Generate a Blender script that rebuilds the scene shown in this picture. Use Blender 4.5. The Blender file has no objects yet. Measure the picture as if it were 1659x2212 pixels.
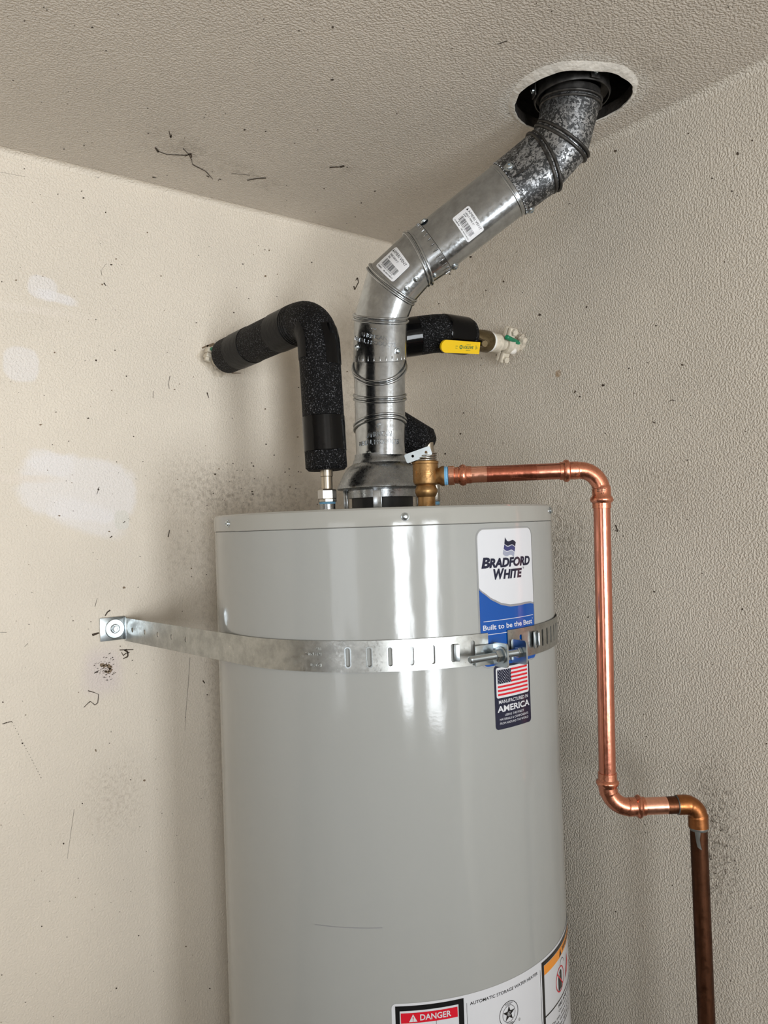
import bpy, bmesh, math, random
from mathutils import Vector, Matrix
from mathutils.geometry import tessellate_polygon

# ------------------------------------------------------------------ camera, light, exposure
SC = bpy.context.scene
COL = SC.collection
random.seed(7)
F, ROLL, PITCH = 1700.0, 0.034, math.atan(30 / 1700.0)        # focal length in pixels of the 1659 x 2212 frame
CAM = Vector((1.0628, 1.3149, 1.53))
YAW = math.radians(52.35)
SN, CS = math.sin(YAW), math.cos(YAW)
RIGHT0, FWD0, UP0 = Vector((-SN, CS, 0)), Vector((-CS, -SN, 0)), Vector((0, 0, 1))
FWD = FWD0 * math.cos(PITCH) + UP0 * math.sin(PITCH)
UPV = UP0 * math.cos(PITCH) - FWD0 * math.sin(PITCH)
CR = RIGHT0 * math.cos(ROLL) - UPV * math.sin(ROLL)
CU = RIGHT0 * math.sin(ROLL) + UPV * math.cos(ROLL)
cam = bpy.data.objects.new('camera', bpy.data.cameras.new('camera'))
COL.objects.link(cam)
cam.data.sensor_fit = 'VERTICAL'
cam.data.sensor_height = 36.0
cam.data.lens = 36.0 * F / 2212.0
cam.data.clip_start = 0.02
M = Matrix((CR, CU, -FWD)).transposed().to_4x4()
M.translation = CAM
cam.matrix_world = M
SC.camera = cam

world = bpy.data.worlds.new('sky')
SC.world = world
world.use_nodes = True
bg = world.node_tree.nodes['Background']
bg.inputs[0].default_value = (0.72, 0.84, 1.0, 1)
bg.inputs[1].default_value = 1.0

ROOM_X, ROOM_Y, CEIL = 4.6, 4.7, 2.137


def area(name, loc, sx, sz, power, color, rot):
    l = bpy.data.lights.new(name, 'AREA')
    l.shape = 'RECTANGLE'
    l.size, l.size_y, l.energy, l.color = sx, sz, power, color
    o = bpy.data.objects.new(name, l)
    COL.objects.link(o)
    o.location, o.rotation_euler = loc, rot
    return o


# daylight standing in the two openings of the garage front (4.7 m from the left wall)
DOORS = [(0.66, 1.32, 1.72, 66.0), (2.12, 2.90, 1.72, 92.0)]
for a_, b_, h_, p_ in DOORS:
    area('daylight_and_fill', ((a_ + b_) / 2, ROOM_Y - 0.03, h_ / 2 + 0.02), b_ - a_ - 0.02, h_ - 0.06, p_, (0.93, 0.97, 1.0), (-math.pi / 2, 0, 0))
area('daylight_and_fill', (ROOM_X - 0.03, 2.6, 1.1), 1.5, 1.5, 12.0, (1.0, 0.97, 0.93), (0, math.pi / 2, 0))  # unseen side window, added as a weak fill light

SC.view_settings.view_transform = 'Standard'
SC.view_settings.look = 'None'
SC.view_settings.gamma = 1.0
SC.view_settings.use_curve_mapping = False
SC.view_settings.exposure = 0.20

# ------------------------------------------------------------------ measuring helpers
HOR = Vector((829.5, 1106.0))


def ray(u, v):
    dx, dy = u - HOR.x, v - HOR.y
    return (FWD + CR * (dx / F) - CU * (dy / F))


def on_plane(u, v, p, n):
    d = ray(u, v)
    return CAM + d * ((Vector(p) - CAM).dot(n) / d.dot(n))


def at_depth(u, v, dep):
    d = ray(u, v)
    return CAM + d * (dep / d.dot(FWD0))


def proj(p):
    q = p - CAM
    f = q.dot(FWD)
    return Vector((HOR.x + q.dot(CR) / f * F, HOR.y - q.dot(CU) / f * F))


AX = Vector((0.323, 0.353, 0))            # axis of the tank
RT = 0.254
PC = math.atan2(0.9619, 0.7398)           # bearing of the side that faces the camera


def cyl_pt(s, z, r=RT):
    a = PC + s / RT
    return Vector((AX.x + r * math.cos(a), AX.y + r * math.sin(a), z))


def cyl_hit(u, v, r=RT):
    d = ray(u, v)
    ox, oy = CAM.x - AX.x, CAM.y - AX.y
    a = d.x * d.x + d.y * d.y
    b = 2 * (ox * d.x + oy * d.y)
    c = ox * ox + oy * oy - r * r
    t = (-b - math.sqrt(max(0.0, b * b - 4 * a * c))) / (2 * a)
    return ((math.atan2(oy + d.y * t, ox + d.x * t) - PC) * RT, CAM.z + d.z * t)


# ------------------------------------------------------------------ materials
def lin(c):
    return tuple((x / 255 / 12.92) if x / 255 <= 0.04045 else ((x / 255 + 0.055) / 1.055) ** 2.4 for x in c) + (1.0,)


class NT:
    def __init__(self, name):
        self.m = bpy.data.materials.new(name)
        self.m.use_nodes = True
        self.t = self.m.node_tree
        self.b = self.t.nodes['Principled BSDF']

    def n(self, kind, **kw):
        x = self.t.nodes.new(kind)
        for k, v in kw.items():
            if k.startswith('i_'):
                x.inputs[k[2:].replace('_', ' ')].default_value = v
            else:
                setattr(x, k, v)
        return x

    def l(self, a, b):
        self.t.links.new(a, b)

    def coord(self):
        return self.n('ShaderNodeTexCoord').outputs['Object']

    def noise(self, co, scale, detail=2.0, rough=0.5, dist=0.0):
        x = self.n('ShaderNodeTexNoise', i_Scale=scale, i_Detail=detail, i_Roughness=rough, i_Distortion=dist)
        self.l(co, x.inputs['Vector'])
        return x.outputs['Fac']

    def math(self, op, a, b=None, c=None, clamp=False):
        x = self.n('ShaderNodeMath', operation=op)
        x.use_clamp = clamp
        for i, s in enumerate((a, b, c)):
            if s is None:
                continue
            if isinstance(s, (int, float)):
                x.inputs[i].default_value = s
            else:
                self.l(s, x.inputs[i])
        return x.outputs[0]

    def remap(self, v, a, b, c=0.0, d=1.0, smooth=True):
        x = self.n('ShaderNodeMapRange')
        x.interpolation_type = 'SMOOTHSTEP' if smooth else 'LINEAR'
        self.l(v, x.inputs[0])
        for i, s in enumerate((a, b, c, d)):
            x.inputs[i + 1].default_value = s
        return x.outputs[0]

    def mix(self, fac, a, b, blend='MIX'):
        x = self.n('ShaderNodeMix', data_type='RGBA', blend_type=blend)
        for s, k in ((fac, 0), (a, 6), (b, 7)):
            if isinstance(s, (int, float, tuple)):
                x.inputs[k].default_value = s
            else:
                self.l(s, x.inputs[k])
        return x.outputs[2]

    def bump(self, h, dist, strength=1.0, prev=None):
        x = self.n('ShaderNodeBump', i_Strength=strength, i_Distance=dist)
        self.l(h, x.inputs['Height'])
        if prev is not None:
            self.l(prev, x.inputs['Normal'])
        return x.outputs[0]

    def set(self, **kw):
        for k, v in kw.items():
            s = self.b.inputs[k.replace('_', ' ')]
            if isinstance(v, (int, float, tuple)):
                s.default_value = v
            else:
                self.l(v, s)
        return self.m


def plain(name, rgb, rough=0.5, metal=0.0, coat=0.0, bump=None, var=0.0, vscale=40.0):
    t = NT(name)
    co = t.coord()
    col = lin(rgb)
    if var:
        nz = t.noise(co, vscale, 3.0)
        dark = tuple(c * (1 - var) for c in col[:3]) + (1,)
        lite = tuple(min(1, c * (1 + var)) for c in col[:3]) + (1,)
        t.set(Base_Color=t.mix(t.remap(nz, 0.3, 0.7), dark, lite))
    else:
        t.set(Base_Color=col)
    if bump:
        t.set(Normal=t.bump(t.noise(co, bump[0], 2.0), bump[1]))
    return t.set(Roughness=rough, Metallic=metal, Coat_Weight=coat, Coat_Roughness=0.08)


def patch_mask(t, co, axes, cx, cz, a, b, rot, soft, wob):
    """soft-edged hand-rolled paint patch, in metres on the wall"""
    sep = t.n('ShaderNodeSeparateXYZ')
    t.l(co, sep.inputs[0])
    px = t.math('SUBTRACT', sep.outputs[axes[0]], cx)
    pz = t.math('SUBTRACT', sep.outputs[axes[1]], cz)
    c, s = math.cos(rot), math.sin(rot)
    x = t.math('ADD', t.math('MULTIPLY', px, c), t.math('MULTIPLY', pz, s))
    z = t.math('SUBTRACT', t.math('MULTIPLY', pz, c), t.math('MULTIPLY', px, s))
    x = t.math('ABSOLUTE', t.math('DIVIDE', x, a))
    z = t.math('ABSOLUTE', t.math('DIVIDE', z, b))
    p = t.math('POWER', t.math('ADD', t.math('POWER', x, 3.0), t.math('POWER', z, 3.0)), 1 / 3)
    p = t.math('ADD', p, t.math('MULTIPLY', t.math('SUBTRACT', t.noise(co, 45.0, 4.0, 0.6), 0.5), wob))
    return t.remap(p, 1.0 - soft, 1.0 + soft, 1.0, 0.0)


def painted_wall(name, rgb, axes, patches=(), smudges=(), relief=0.0007, scale=400.0, smooth_z=None):
    t = NT(name)
    co = t.coord()
    base = lin(rgb)
    col = t.mix(t.remap(t.noise(co, 3.0, 4.0, 0.6), 0.3, 0.75), tuple(c * 0.95 for c in base[:3]) + (1,), tuple(min(1, c * 1.04) for c in base[:3]) + (1,))
    for (cx, cz, a, b, rot, soft, wob, prgb, amt) in patches:
        m = patch_mask(t, co, axes, cx, cz, a, b, rot, soft, wob)
        col = t.mix(t.math('MULTIPLY', m, amt), col, lin(prgb))
    for (cx, cz, a, b, rot, soft, wob, prgb, amt, nsc) in smudges:      # dirt and other darker patches, broken up by grain
        m = patch_mask(t, co, axes, cx, cz, a, b, rot, soft, wob)
        g = t.remap(t.noise(co, nsc, 5.0, 0.7), 0.42, 0.72)
        col = t.mix(t.math('MULTIPLY', t.math('MULTIPLY', m, g), amt), col, lin(prgb))
    speck = t.remap(t.noise(co, 330.0, 2.0, 0.6), 0.73, 0.80)
    col = t.mix(t.math('MULTIPLY', speck, 0.35), col, lin((96, 84, 70)))
    h = t.remap(t.noise(co, scale, 1.5, 0.5, 0.0), 0.30, 0.70)
    h = t.math('ADD', h, t.math('MULTIPLY', t.noise(co, scale * 3, 2.0), 0.25))
    if smooth_z is not None:                                          # skim coat: less texture in the lower part
        sep = t.n('ShaderNodeSeparateXYZ')
        t.l(co, sep.inputs[0])
        k = t.remap(sep.outputs[2], smooth_z[0], smooth_z[1], smooth_z[2], 1.0)
        h = t.math('MULTIPLY', h, k)
    return t.set(Base_Color=col, Roughness=0.62, Normal=t.bump(h, relief))


def galvanised(name, rgb, rough, wob=0.0004):
    t = NT(name)
    co = t.coord()
    c = lin(rgb)
    n1 = t.noise(co, 55.0, 5.0, 0.65)
    col = t.mix(t.remap(n1, 0.3, 0.7), tuple(x * 0.80 for x in c[:3]) + (1,), tuple(min(1, x * 1.1) for x in c[:3]) + (1,))
    r = t.remap(t.noise(co, 260.0, 3.0, 0.7), 0.3, 0.7, rough * 0.8, rough * 1.35)
    h = t.math('ADD', t.noise(co, 22.0, 2.0), t.math('MULTIPLY', t.noise(co, 600.0, 2.0), 0.06))
    return t.set(Base_Color=col, Metallic=1.0, Roughness=r, Normal=t.bump(h, wob))


def spangled(name):
    t = NT(name)
    co = t.coord()
    ds = t.n('ShaderNodeTexNoise', i_Scale=110.0, i_Detail=4.0)
    t.l(co, ds.inputs['Vector'])
    mx = t.n('ShaderNodeMix', data_type='RGBA', blend_type='ADD')
    mx.inputs[0].default_value = 0.045
    t.l(co, mx.inputs[6])
    t.l(ds.outputs['Color'], mx.inputs[7])
    v = t.n('ShaderNodeTexVoronoi', i_Scale=190.0)
    t.l(mx.outputs[2], v.inputs['Vector'])
    sep = t.n('ShaderNodeSeparateColor')
    t.l(v.outputs['Color'], sep.inputs[0])
    big = t.noise(co, 16.0, 3.0, 0.6)
    f = t.math('ADD', t.math('MULTIPLY', sep.outputs[0], 0.55), t.math('MULTIPLY', big, 0.9))
    f = t.remap(f, 0.66, 0.92)
    f = t.math('MULTIPLY', f, t.remap(t.noise(co, 420.0, 3.0, 0.7), 0.25, 0.6, 0.45, 1.0))
    col = t.mix(f, lin((74, 75, 76)), lin((190, 192, 195)))
    rust = t.math('MULTIPLY', t.remap(t.noise(co, 38.0, 4.0, 0.7), 0.66, 0.76), 0.3)
    col = t.mix(rust, col, lin((84, 66, 52)))
    return t.set(Base_Color=col, Metallic=0.9, Roughness=t.remap(f, 0, 1, 0.52, 0.34), Normal=t.bump(t.noise(co, 260.0, 3.0), 0.0003))


def copper(name, rgb, rough, streak=0.10, blotch=None, metal=1.0):
    t = NT(name)
    co = t.coord()
    c = lin(rgb)
    mp = t.n('ShaderNodeMapping')
    mp.inputs['Scale'].default_value = (1, 1, 0.12)
    t.l(co, mp.inputs[0])
    n1 = t.noise(mp.outputs[0], 240.0, 4.0, 0.7)
    col = t.mix(t.remap(n1, 0.3, 0.7), tuple(x * (1 - streak * 2) for x in c[:3]) + (1,), tuple(min(1, x * (1 + streak)) for x in c[:3]) + (1,))
    if blotch:
        col = t.mix(t.math('MULTIPLY', t.remap(t.noise(co, blotch[1], 5.0, 0.7), 0.5, 0.68), blotch[2]), col, lin(blotch[0]))
    r = t.remap(t.noise(co, 120.0, 3.0, 0.7), 0.3, 0.7, rough * 0.75, rough * 1.3)
    return t.set(Base_Color=col, Metallic=metal, Roughness=r, Normal=t.bump(t.noise(co, 90.0, 2.0), 0.00015))


def foam(name):
    t = NT(name)
    co = t.coord()
    v = t.n('ShaderNodeTexVoronoi', i_Scale=420.0)
    t.l(co, v.inputs['Vector'])
    sp = t.remap(t.noise(co, 520.0, 1.0, 0.5), 0.60, 0.70)
    col = t.mix(sp, lin((9, 9, 10)), lin((88, 88, 91)))
    return t.set(Base_Color=col, Roughness=0.6, Specular_IOR_Level=0.15, Normal=t.bump(v.outputs['Distance'], 0.0016, 0.9))


def tank_paint(name, rgb):
    t = NT(name)
    co = t.coord()
    mp = t.n('ShaderNodeMapping')
    mp.inputs['Scale'].default_value = (1, 1, 0.35)
    t.l(co, mp.inputs[0])
    h = t.math('ADD', t.noise(mp.outputs[0], 30.0, 2.0), t.math('MULTIPLY', t.noise(co, 300.0, 1.0), 0.05))
    h = t.math('ADD', h, t.math('MULTIPLY', t.noise(mp.outputs[0], 9.0, 1.0), 4.0))
    scr = t.math('MULTIPLY', t.remap(t.noise(co, 8.0, 4.0, 0.6), 0.35, 0.7), 0.05)
    col = t.mix(scr, lin(rgb), lin((150, 148, 140)))
    return t.set(Base_Color=col, Roughness=0.115, Normal=t.bump(h, 0.0005), Specular_IOR_Level=0.42)


WALL_L, WALL_R, CEIL_C = (224, 213, 197), (213, 204, 190), (214, 204, 191)


def wl(u, v):
    p = on_plane(u, v, (0, 0, 0), Vector((0, 1, 0)))
    return p


def wr(u, v):
    return on_plane(u, v, (0, 0, 0), Vector((1, 0, 0)))


def ceil_pt(u, v):
    return on_plane(u, v, (0, 0, CEIL), Vector((0, 0, 1)))


def wl_patch(u, v, a, b, rot, soft, wob, rgb, amt):
    p = wl(u, v)
    return (p.x, p.z, a, b, rot, soft, wob, rgb, amt)


PALE = (232, 227, 225)
lp = [wl_patch(92, 622, 0.022, 0.019, 0.2, 0.12, 0.25, PALE, 0.6), wl_patch(122, 642, 0.030, 0.008, 0.16, 0.3, 0.3, PALE, 0.7),
      wl_patch(46, 787, 0.026, 0.027, 0.0, 0.10, 0.25, PALE, 0.55),
      wl_patch(172, 1055, 0.092, 0.052, 0.14, 0.10, 0.32, PALE, 0.62), wl_patch(110, 1000, 0.036, 0.018, 0.25, 0.2, 0.4, PALE, 0.5),
      wl_patch(190, 1118, 0.06, 0.024, 0.35, 0.3, 0.3, PALE, 0.55),
      wl_patch(263, 1123, 0.0125, 0.016, 0.0, 0.10, 0.15, (218, 213, 203), 0.9),
      wl_patch(20, 661, 0.10, 0.006, 0.02, 0.5, 0.3, (228, 217, 203), 0.7), wl_patch(10, 1033, 0.07, 0.006, 0.02, 0.5, 0.3, (226, 214, 200), 0.7),
      wl_patch(222, 1450, 0.030, 0.036, 0.0, 0.5, 0.4, (214, 201, 196), 0.7)]


def wl_smudge(u, v, a, b, rot, rgb, amt, nsc):
    p = wl(u, v)
    return (p.x, p.z, a, b, rot, 0.9, 0.8, rgb, amt, nsc)


ls = [wl_smudge(560, 1075, 0.14, 0.035, 0.1, (110, 94, 76), 0.55, 110), wl_smudge(470, 1060, 0.09, 0.05, 0.2, (120, 104, 86), 0.45, 130),
      wl_smudge(420, 1200, 0.05, 0.06, 0.3, (120, 104, 86), 0.3, 110), wl_smudge(455, 1500, 0.018, 0.22, 0.0, (128, 108, 92), 0.3, 120),  # soft darker patches on the wall left of the tank
      wl_smudge(780, 830, 0.06, 0.16, 0.0, (150, 134, 112), 0.4, 70), wl_smudge(250, 1720, 0.04, 0.05, 0.0, (140, 122, 104), 0.4, 150)]


def wr_smudge(u, v, a, b, rot, rgb, amt, nsc):
    p = wr(u, v)
    return (p.y, p.z, a, b, rot, 0.9, 0.8, rgb, amt, nsc)


rs = [wr_smudge(1545, 1810, 0.03, 0.10, 0.0, (92, 80, 66), 0.85, 130), wr_smudge(1215, 1160, 0.05, 0.06, 0.0, (112, 96, 76), 0.6, 90),
      wr_smudge(1130, 745, 0.035, 0.04, 0.0, (150, 134, 116), 0.5, 140), wr_smudge(1000, 600, 0.12, 0.06, 0.0, (168, 152, 132), 0.4, 60),
      wr_smudge(1440, 1055, 0.05, 0.05, 0.0, (150, 136, 118), 0.5, 160)]
for (u, v, rad, rgb) in ((1188, 811, 0.0045, (150, 112, 72)), (1206, 807, 0.006, (168, 136, 98)), (1208, 903, 0.0045, (150, 132, 108))):
    p = wr(u, v)
    rs.append((p.y, p.z, rad, rad * 0.9, 0.0, 0.3, 0.4, rgb, 1.4, 20))

MAT = {}
MAT['wall_left'] = painted_wall('cream wall paint', WALL_L, (0, 2), lp, ls, 0.0008, 300.0, (1.45, 1.95, 0.45))
MAT['wall_right'] = painted_wall('taupe wall paint', WALL_R, (1, 2), (), rs, 0.0010, 340.0)
cs = []
for (u, v, a, b) in ((400, 325, 0.07, 0.035), (550, 385, 0.06, 0.02), (740, 360, 0.03, 0.02), (1400, 135, 0.03, 0.02)):
    p = ceil_pt(u, v)
    cs.append((p.x, p.y, a, b, 0.4, 0.9, 0.9, (110, 98, 82), 0.35, 70))
hc = ceil_pt(1238, 213)
HOLE_R = 0.083
ho = ceil_pt(1233, 216)
cp = [(ho.x + 0.004, ho.y + 0.006, 0.096, 0.096, 0.0, 0.10, 0.3, (226, 220, 210), 0.7)]
MAT['ceiling'] = painted_wall('textured ceiling paint', CEIL_C, (0, 1), cp, cs, 0.0011, 330.0)
MAT['plain_wall'] = painted_wall('garage wall paint', (190, 183, 173), (0, 2))
MAT['floor'] = plain('concrete', (98, 94, 89), 0.7, var=0.15, vscale=6)
MAT['plaster'] = plain('white patching plaster', (228, 222, 212), 0.7, bump=(120, 0.002), var=0.08, vscale=70)
MAT['plaster_beige'] = plain('beige crumbled plaster', (206, 194, 176), 0.8, bump=(160, 0.003), var=0.14, vscale=120)
MAT['dark_board'] = plain('dark board', (44, 38, 33), 0.9, bump=(90, 0.003), var=0.5, vscale=40)  # dark tone for the hole edge and the box above it
MAT['dirt'] = plain('dark dirt', (70, 58, 46), 0.9, var=0.3, vscale=300)
MAT['dirt_soft'] = plain('brown dirt', (128, 110, 90), 0.9, var=0.2, vscale=300)
MAT['ink'] = plain('black marker ink', (28, 24, 34), 0.7)
MAT['tank'] = tank_paint('pale grey enamel', (157, 158, 155))
MAT['tank_cap'] = tank_paint('pale grey cap enamel', (160, 159, 153))
MAT['gap'] = plain('black shadow gap', (30, 30, 28), 0.8)
MAT['galv'] = galvanised('new galvanised steel', (184, 188, 191), 0.19)
MAT['galv_dull'] = galvanised('satin galvanised steel', (158, 161, 163), 0.28)
MAT['strap'] = galvanised('zinc strap steel', (172, 173, 170), 0.34, 0.0002)
MAT['zinc'] = plain('bright zinc', (190, 198, 202), 0.26, 1.0, var=0.05, vscale=60)
MAT['spangle'] = spangled('weathered spangled steel')
MAT['dark_steel'] = plain('blackened steel', (74, 72, 70), 0.5, 0.8, var=0.4, vscale=90)
MAT['shade_black'] = plain('opening shade black', (10, 10, 10), 0.5)
MAT['steel'] = plain('nickel plated steel', (176, 172, 164), 0.25, 1.0)
MAT['flex'] = plain('stainless flex hose', (176, 166, 150), 0.3, 1.0)
MAT['foam'] = foam('black foam')
MAT['tape'] = plain('glossy black tape', (4, 4, 5), 0.10, bump=(55, 0.0003))
MAT['tape'].node_tree.nodes['Principled BSDF'].inputs['Specular IOR Level'].default_value = 0.22
MAT['tape_matte'] = plain('matte black tape', (10, 10, 11), 0.42, bump=(120, 0.0005))
MAT['tape_matte'].node_tree.nodes['Principled BSDF'].inputs['Specular IOR Level'].default_value = 0.16
MAT['copper'] = copper('new copper', (212, 138, 114), 0.21, 0.06)
MAT['copper_fit'] = copper('pressed copper fitting', (214, 142, 114), 0.26, 0.04)
MAT['copper_red'] = copper('reddish copper', (184, 110, 88), 0.22, 0.06)
MAT['copper_bright'] = copper('polished copper', (240, 176, 150), 0.2, 0.05)
MAT['copper_burnt'] = copper('burnt copper', (104, 66, 46), 0.45, 0.1, ((60, 36, 26), 90, 0.8))
MAT['copper_elbow'] = copper('tarnished copper elbow', (158, 102, 62), 0.36, 0.08, ((120, 66, 36), 60, 0.6))
MAT['copper_old'] = copper('brown oxidised copper', (84, 54, 38), 0.48, 0.12, ((66, 42, 30), 30, 0.8))
MAT['brass'] = copper('cast bronze', (158, 124, 82), 0.48, 0.04, ((132, 92, 50), 70, 0.5))
MAT['brass_dull'] = copper('tarnished brass', (120, 106, 80), 0.45, 0.05, ((80, 68, 48), 80, 0.6))
MAT['solder'] = plain('grey solder', (120, 120, 116), 0.4, 0.7, var=0.2)
MAT['blue_tape'] = plain('blue thread seal', (118, 176, 214), 0.5, bump=(300, 0.001))
MAT['white_tape'] = plain('white thread seal', (232, 230, 224), 0.6)
MAT['cream_paint'] = plain('overpainted fitting', (204, 194, 176), 0.6, bump=(200, 0.001), var=0.12, vscale=130)
MAT['green'] = plain('green insulation', (22, 120, 84), 0.45, var=0.2, vscale=120)
MAT['yellow'] = plain('yellow vinyl grip', (232, 190, 18), 0.35)
MAT['green_ink'] = plain('green ink', (24, 104, 60), 0.5)
MAT['paper'] = plain('white sticker', (226, 226, 228), 0.35)
MAT['label'] = plain('white glossy label', (208, 209, 213), 0.18)
MAT['label_black'] = plain('black label print', (18, 18, 20), 0.25)
MAT['label_grey'] = plain('grey label print', (140, 140, 144), 0.25)
MAT['navy'] = plain('navy label print', (22, 26, 50), 0.2)
MAT['indigo'] = plain('indigo label print', (58, 60, 108), 0.2)
MAT['steelblue'] = plain('grey blue label print', (150, 154, 172), 0.2)
MAT['blue'] = plain('blue label print', (4, 74, 154), 0.2)
MAT['red'] = plain('red label print', (204, 28, 46), 0.22)
MAT['orange'] = plain('orange label print', (236, 146, 40), 0.22)

# ------------------------------------------------------------------ object helpers
ORG = {}


def thing(name, label, cat, loc, group=None):
    o = bpy.data.objects.new(name, None)
    o.empty_display_size = 0.02
    COL.objects.link(o)
    o.location = loc
    ORG[o] = Vector(loc)
    o['label'], o['category'] = label, cat
    if group:
        o['group'] = group
    return o


def link(name, me, mat, parent=None, smooth=40.0, label=None):
    me.materials.clear()
    me.materials.append(MAT[mat] if isinstance(mat, str) else mat)
    o = bpy.data.objects.new(name, me)
    COL.objects.link(o)
    if parent is not None:
        org = ORG[parent]
        me.transform(Matrix.Translation(-org))
        o.parent = parent
        ORG[o] = org
    else:
        ORG[o] = Vector((0, 0, 0))
    if smooth:
        me.shade_smooth()
        me.set_sharp_from_angle(angle=math.radians(smooth))
    if label:
        o['label'] = label
    me.name = name
    return o


class MB:
    """collects shapes in world space and links them as one mesh"""

    def __init__(self):
        self.v, self.f = [], []

    def add(self, vs, fs):
        k = len(self.v)
        self.v += [tuple(p) for p in vs]
        self.f += [tuple(i + k for i in q) for q in fs]
        return self

    def loft(self, rings, closed=False, caps=True):
        n = len(rings[0])
        vs = [p for r in rings for p in r]
        fs = []
        m = len(rings)
        for i in range(m if closed else m - 1):
            a, b = i * n, ((i + 1) % m) * n
            for j in range(n):
                k = (j + 1) % n
                fs.append((a + j, a + k, b + k, b + j))
        if caps and not closed:
            fs.append(tuple(range(n - 1, -1, -1)))
            fs.append(tuple((m - 1) * n + j for j in range(n)))
        return self.add(vs, fs)

    def lathe(self, prof, org, axis=(0, 0, 1), seg=32, caps=True):
        ax = Vector(axis).normalized()
        x, y = frame(ax)
        rings = [[Vector(org) + ax * h + (x * math.cos(2 * math.pi * j / seg) + y * math.sin(2 * math.pi * j / seg)) * max(r, 1e-5) for j in range(seg)] for r, h in prof]
        return self.loft(rings, caps=caps)

    def box(self, c, ax, ay, az, bevel=0.0):
        """box of full-size vectors ax, ay, az about c, corners bevelled"""
        bm = bmesh.new()
        bmesh.ops.create_cube(bm, size=1.0)
        sx, sy, sz = ax.length, ay.length, az.length
        for v in bm.verts:
            v.co = Vector((v.co.x * sx, v.co.y * sy, v.co.z * sz))
        if bevel:
            bmesh.ops.bevel(bm, geom=bm.edges[:], offset=bevel, segments=2, affect='EDGES', profile=0.5)
        bm.verts.index_update()
        X, Y, Z = ax.normalized(), ay.normalized(), az.normalized()
        vs = [Vector(c) + X * v.co.x + Y * v.co.y + Z * v.co.z for v in bm.verts]
        fs = [[v.index for v in f.verts] for f in bm.faces]
        bm.free()
        return self.add(vs, fs)

    def mesh(self):
        me = bpy.data.meshes.new('m')
        me.from_pydata(self.v, [], self.f)
        bm = bmesh.new()
        bm.from_mesh(me)
        bmesh.ops.recalc_face_normals(bm, faces=bm.faces)
        bm.to_mesh(me)
        bm.free()
        return me

    def build(self, name, mat, parent=None, smooth=40.0, label=None):
        return link(name, self.mesh(), mat, parent, smooth, label)


def frame(ax):
    r = Vector((0, 0, 1)) if abs(ax.z) < 0.9 else Vector((1, 0, 0))
    x = r.cross(ax).normalized()
    return x, ax.cross(x).normalized()


def fillet(pts, rad, n=10):
    pts = [Vector(p) for p in pts]
    if isinstance(rad, (int, float)):
        rad = [rad] * (len(pts) - 2)
    out = [pts[0]]
    for i in range(1, len(pts) - 1):
        p, a, b = pts[i], (pts[i - 1] - pts[i]).normalized(), (pts[i + 1] - pts[i]).normalized()
        ang = a.angle(b)
        d = rad[i - 1] / math.tan(ang / 2)
        c = p + (a + b).normalized() * (rad[i - 1] / math.sin(ang / 2))
        s, e = p + a * d - c, p + b * d - c
        for k in range(n + 1):
            th = s.angle(e)
            out.append(c + s * (math.sin(th * (1 - k / n)) / math.sin(th)) + e * (math.sin(th * k / n) / math.sin(th)))
    out.append(pts[-1])
    return out


class Path:
    def __init__(self, pts):
        self.p = [pts[0]]
        for q in pts[1:]:
            if (q - self.p[-1]).length > 1e-6:
                self.p.append(q)
        self.s = [0.0]
        for i in range(1, len(self.p)):
            self.s.append(self.s[-1] + (self.p[i] - self.p[i - 1]).length)
        self.L = self.s[-1]

    def at(self, s):
        s = min(max(s, -1), self.L + 1)
        i = 1
        while i < len(self.s) - 1 and self.s[i] < s:
            i += 1
        k = (s - self.s[i - 1]) / (self.s[i] - self.s[i - 1])
        return self.p[i - 1].lerp(self.p[i], k) if 0 <= k <= 1 else self.p[i - 1] + (self.p[i] - self.p[i - 1]) * k

    def tan(self, s, e=0.0015):
        return (self.at(s + e) - self.at(s - e)).normalized()

    def near(self, u, v):
        """arc length whose picture lies closest to a pixel"""
        best = min((((proj(self.at(i * self.L / 800)) - Vector((u, v))).length, i * self.L / 800) for i in range(801)))
        return best[1]


def sweep(mb, path, prof, seg=24, caps=True, wob=0.0, rng=None):
    """sweep a circle along path; prof = [(arc length, radius), ...]"""
    ss = sorted(set([a for a, _ in prof] + [s for s in path.s if prof[0][0] < s < prof[-1][0]]))
    rings, x = [], None
    k = 0
    ext = []
    for i in range(len(prof) - 1):
        (a, ra), (b, rb) = prof[i], prof[i + 1]
        ext.append((a, ra))
        ext += [(s, ra + (rb - ra) * (s - a) / (b - a)) for s in ss if a < s < b]
    ext.append(prof[-1])
    for s, r in ext:
        t = path.tan(s)
        if x is None:
            x, y = frame(t)
        else:
            x = (x - t * x.dot(t)).normalized()
            y = t.cross(x)
        c = path.at(s)
        rings.append([c + (x * math.cos(2 * math.pi * j / seg) + y * math.sin(2 * math.pi * j / seg)) * (r * (1 + (wob * (rng.random() - 0.5) if rng else 0))) for j in range(seg)])
    return mb.loft(rings, caps=caps)


def place(o_src, name, parent, pos, zdir, spin=0.0, size=1.0):
    """a copy of a small repeated part, its +Z turned to zdir"""
    o = o_src.copy()
    COL.objects.link(o)
    o.name = name
    o.parent = parent
    z = Vector(zdir).normalized()
    x, y = frame(z)
    m = Matrix((x, y, z)).transposed().to_4x4() @ Matrix.Rotation(spin, 4, 'Z') @ Matrix.Scale(size, 4)
    m.translation = Vector(pos) - ORG[parent]
    o.matrix_local = m
    ORG[o] = ORG[parent]
    return o


# planar artwork bent onto a surface
def art(name, loops_list, mapping, mat, parent, step=None, thick=0.0, smooth=False, label=None):
    bm = bmesh.new()
    for loops in loops_list:
        add_poly(bm, loops)
    return art_bm(name, bm, mapping, mat, parent, step, thick, smooth, label)


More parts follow.
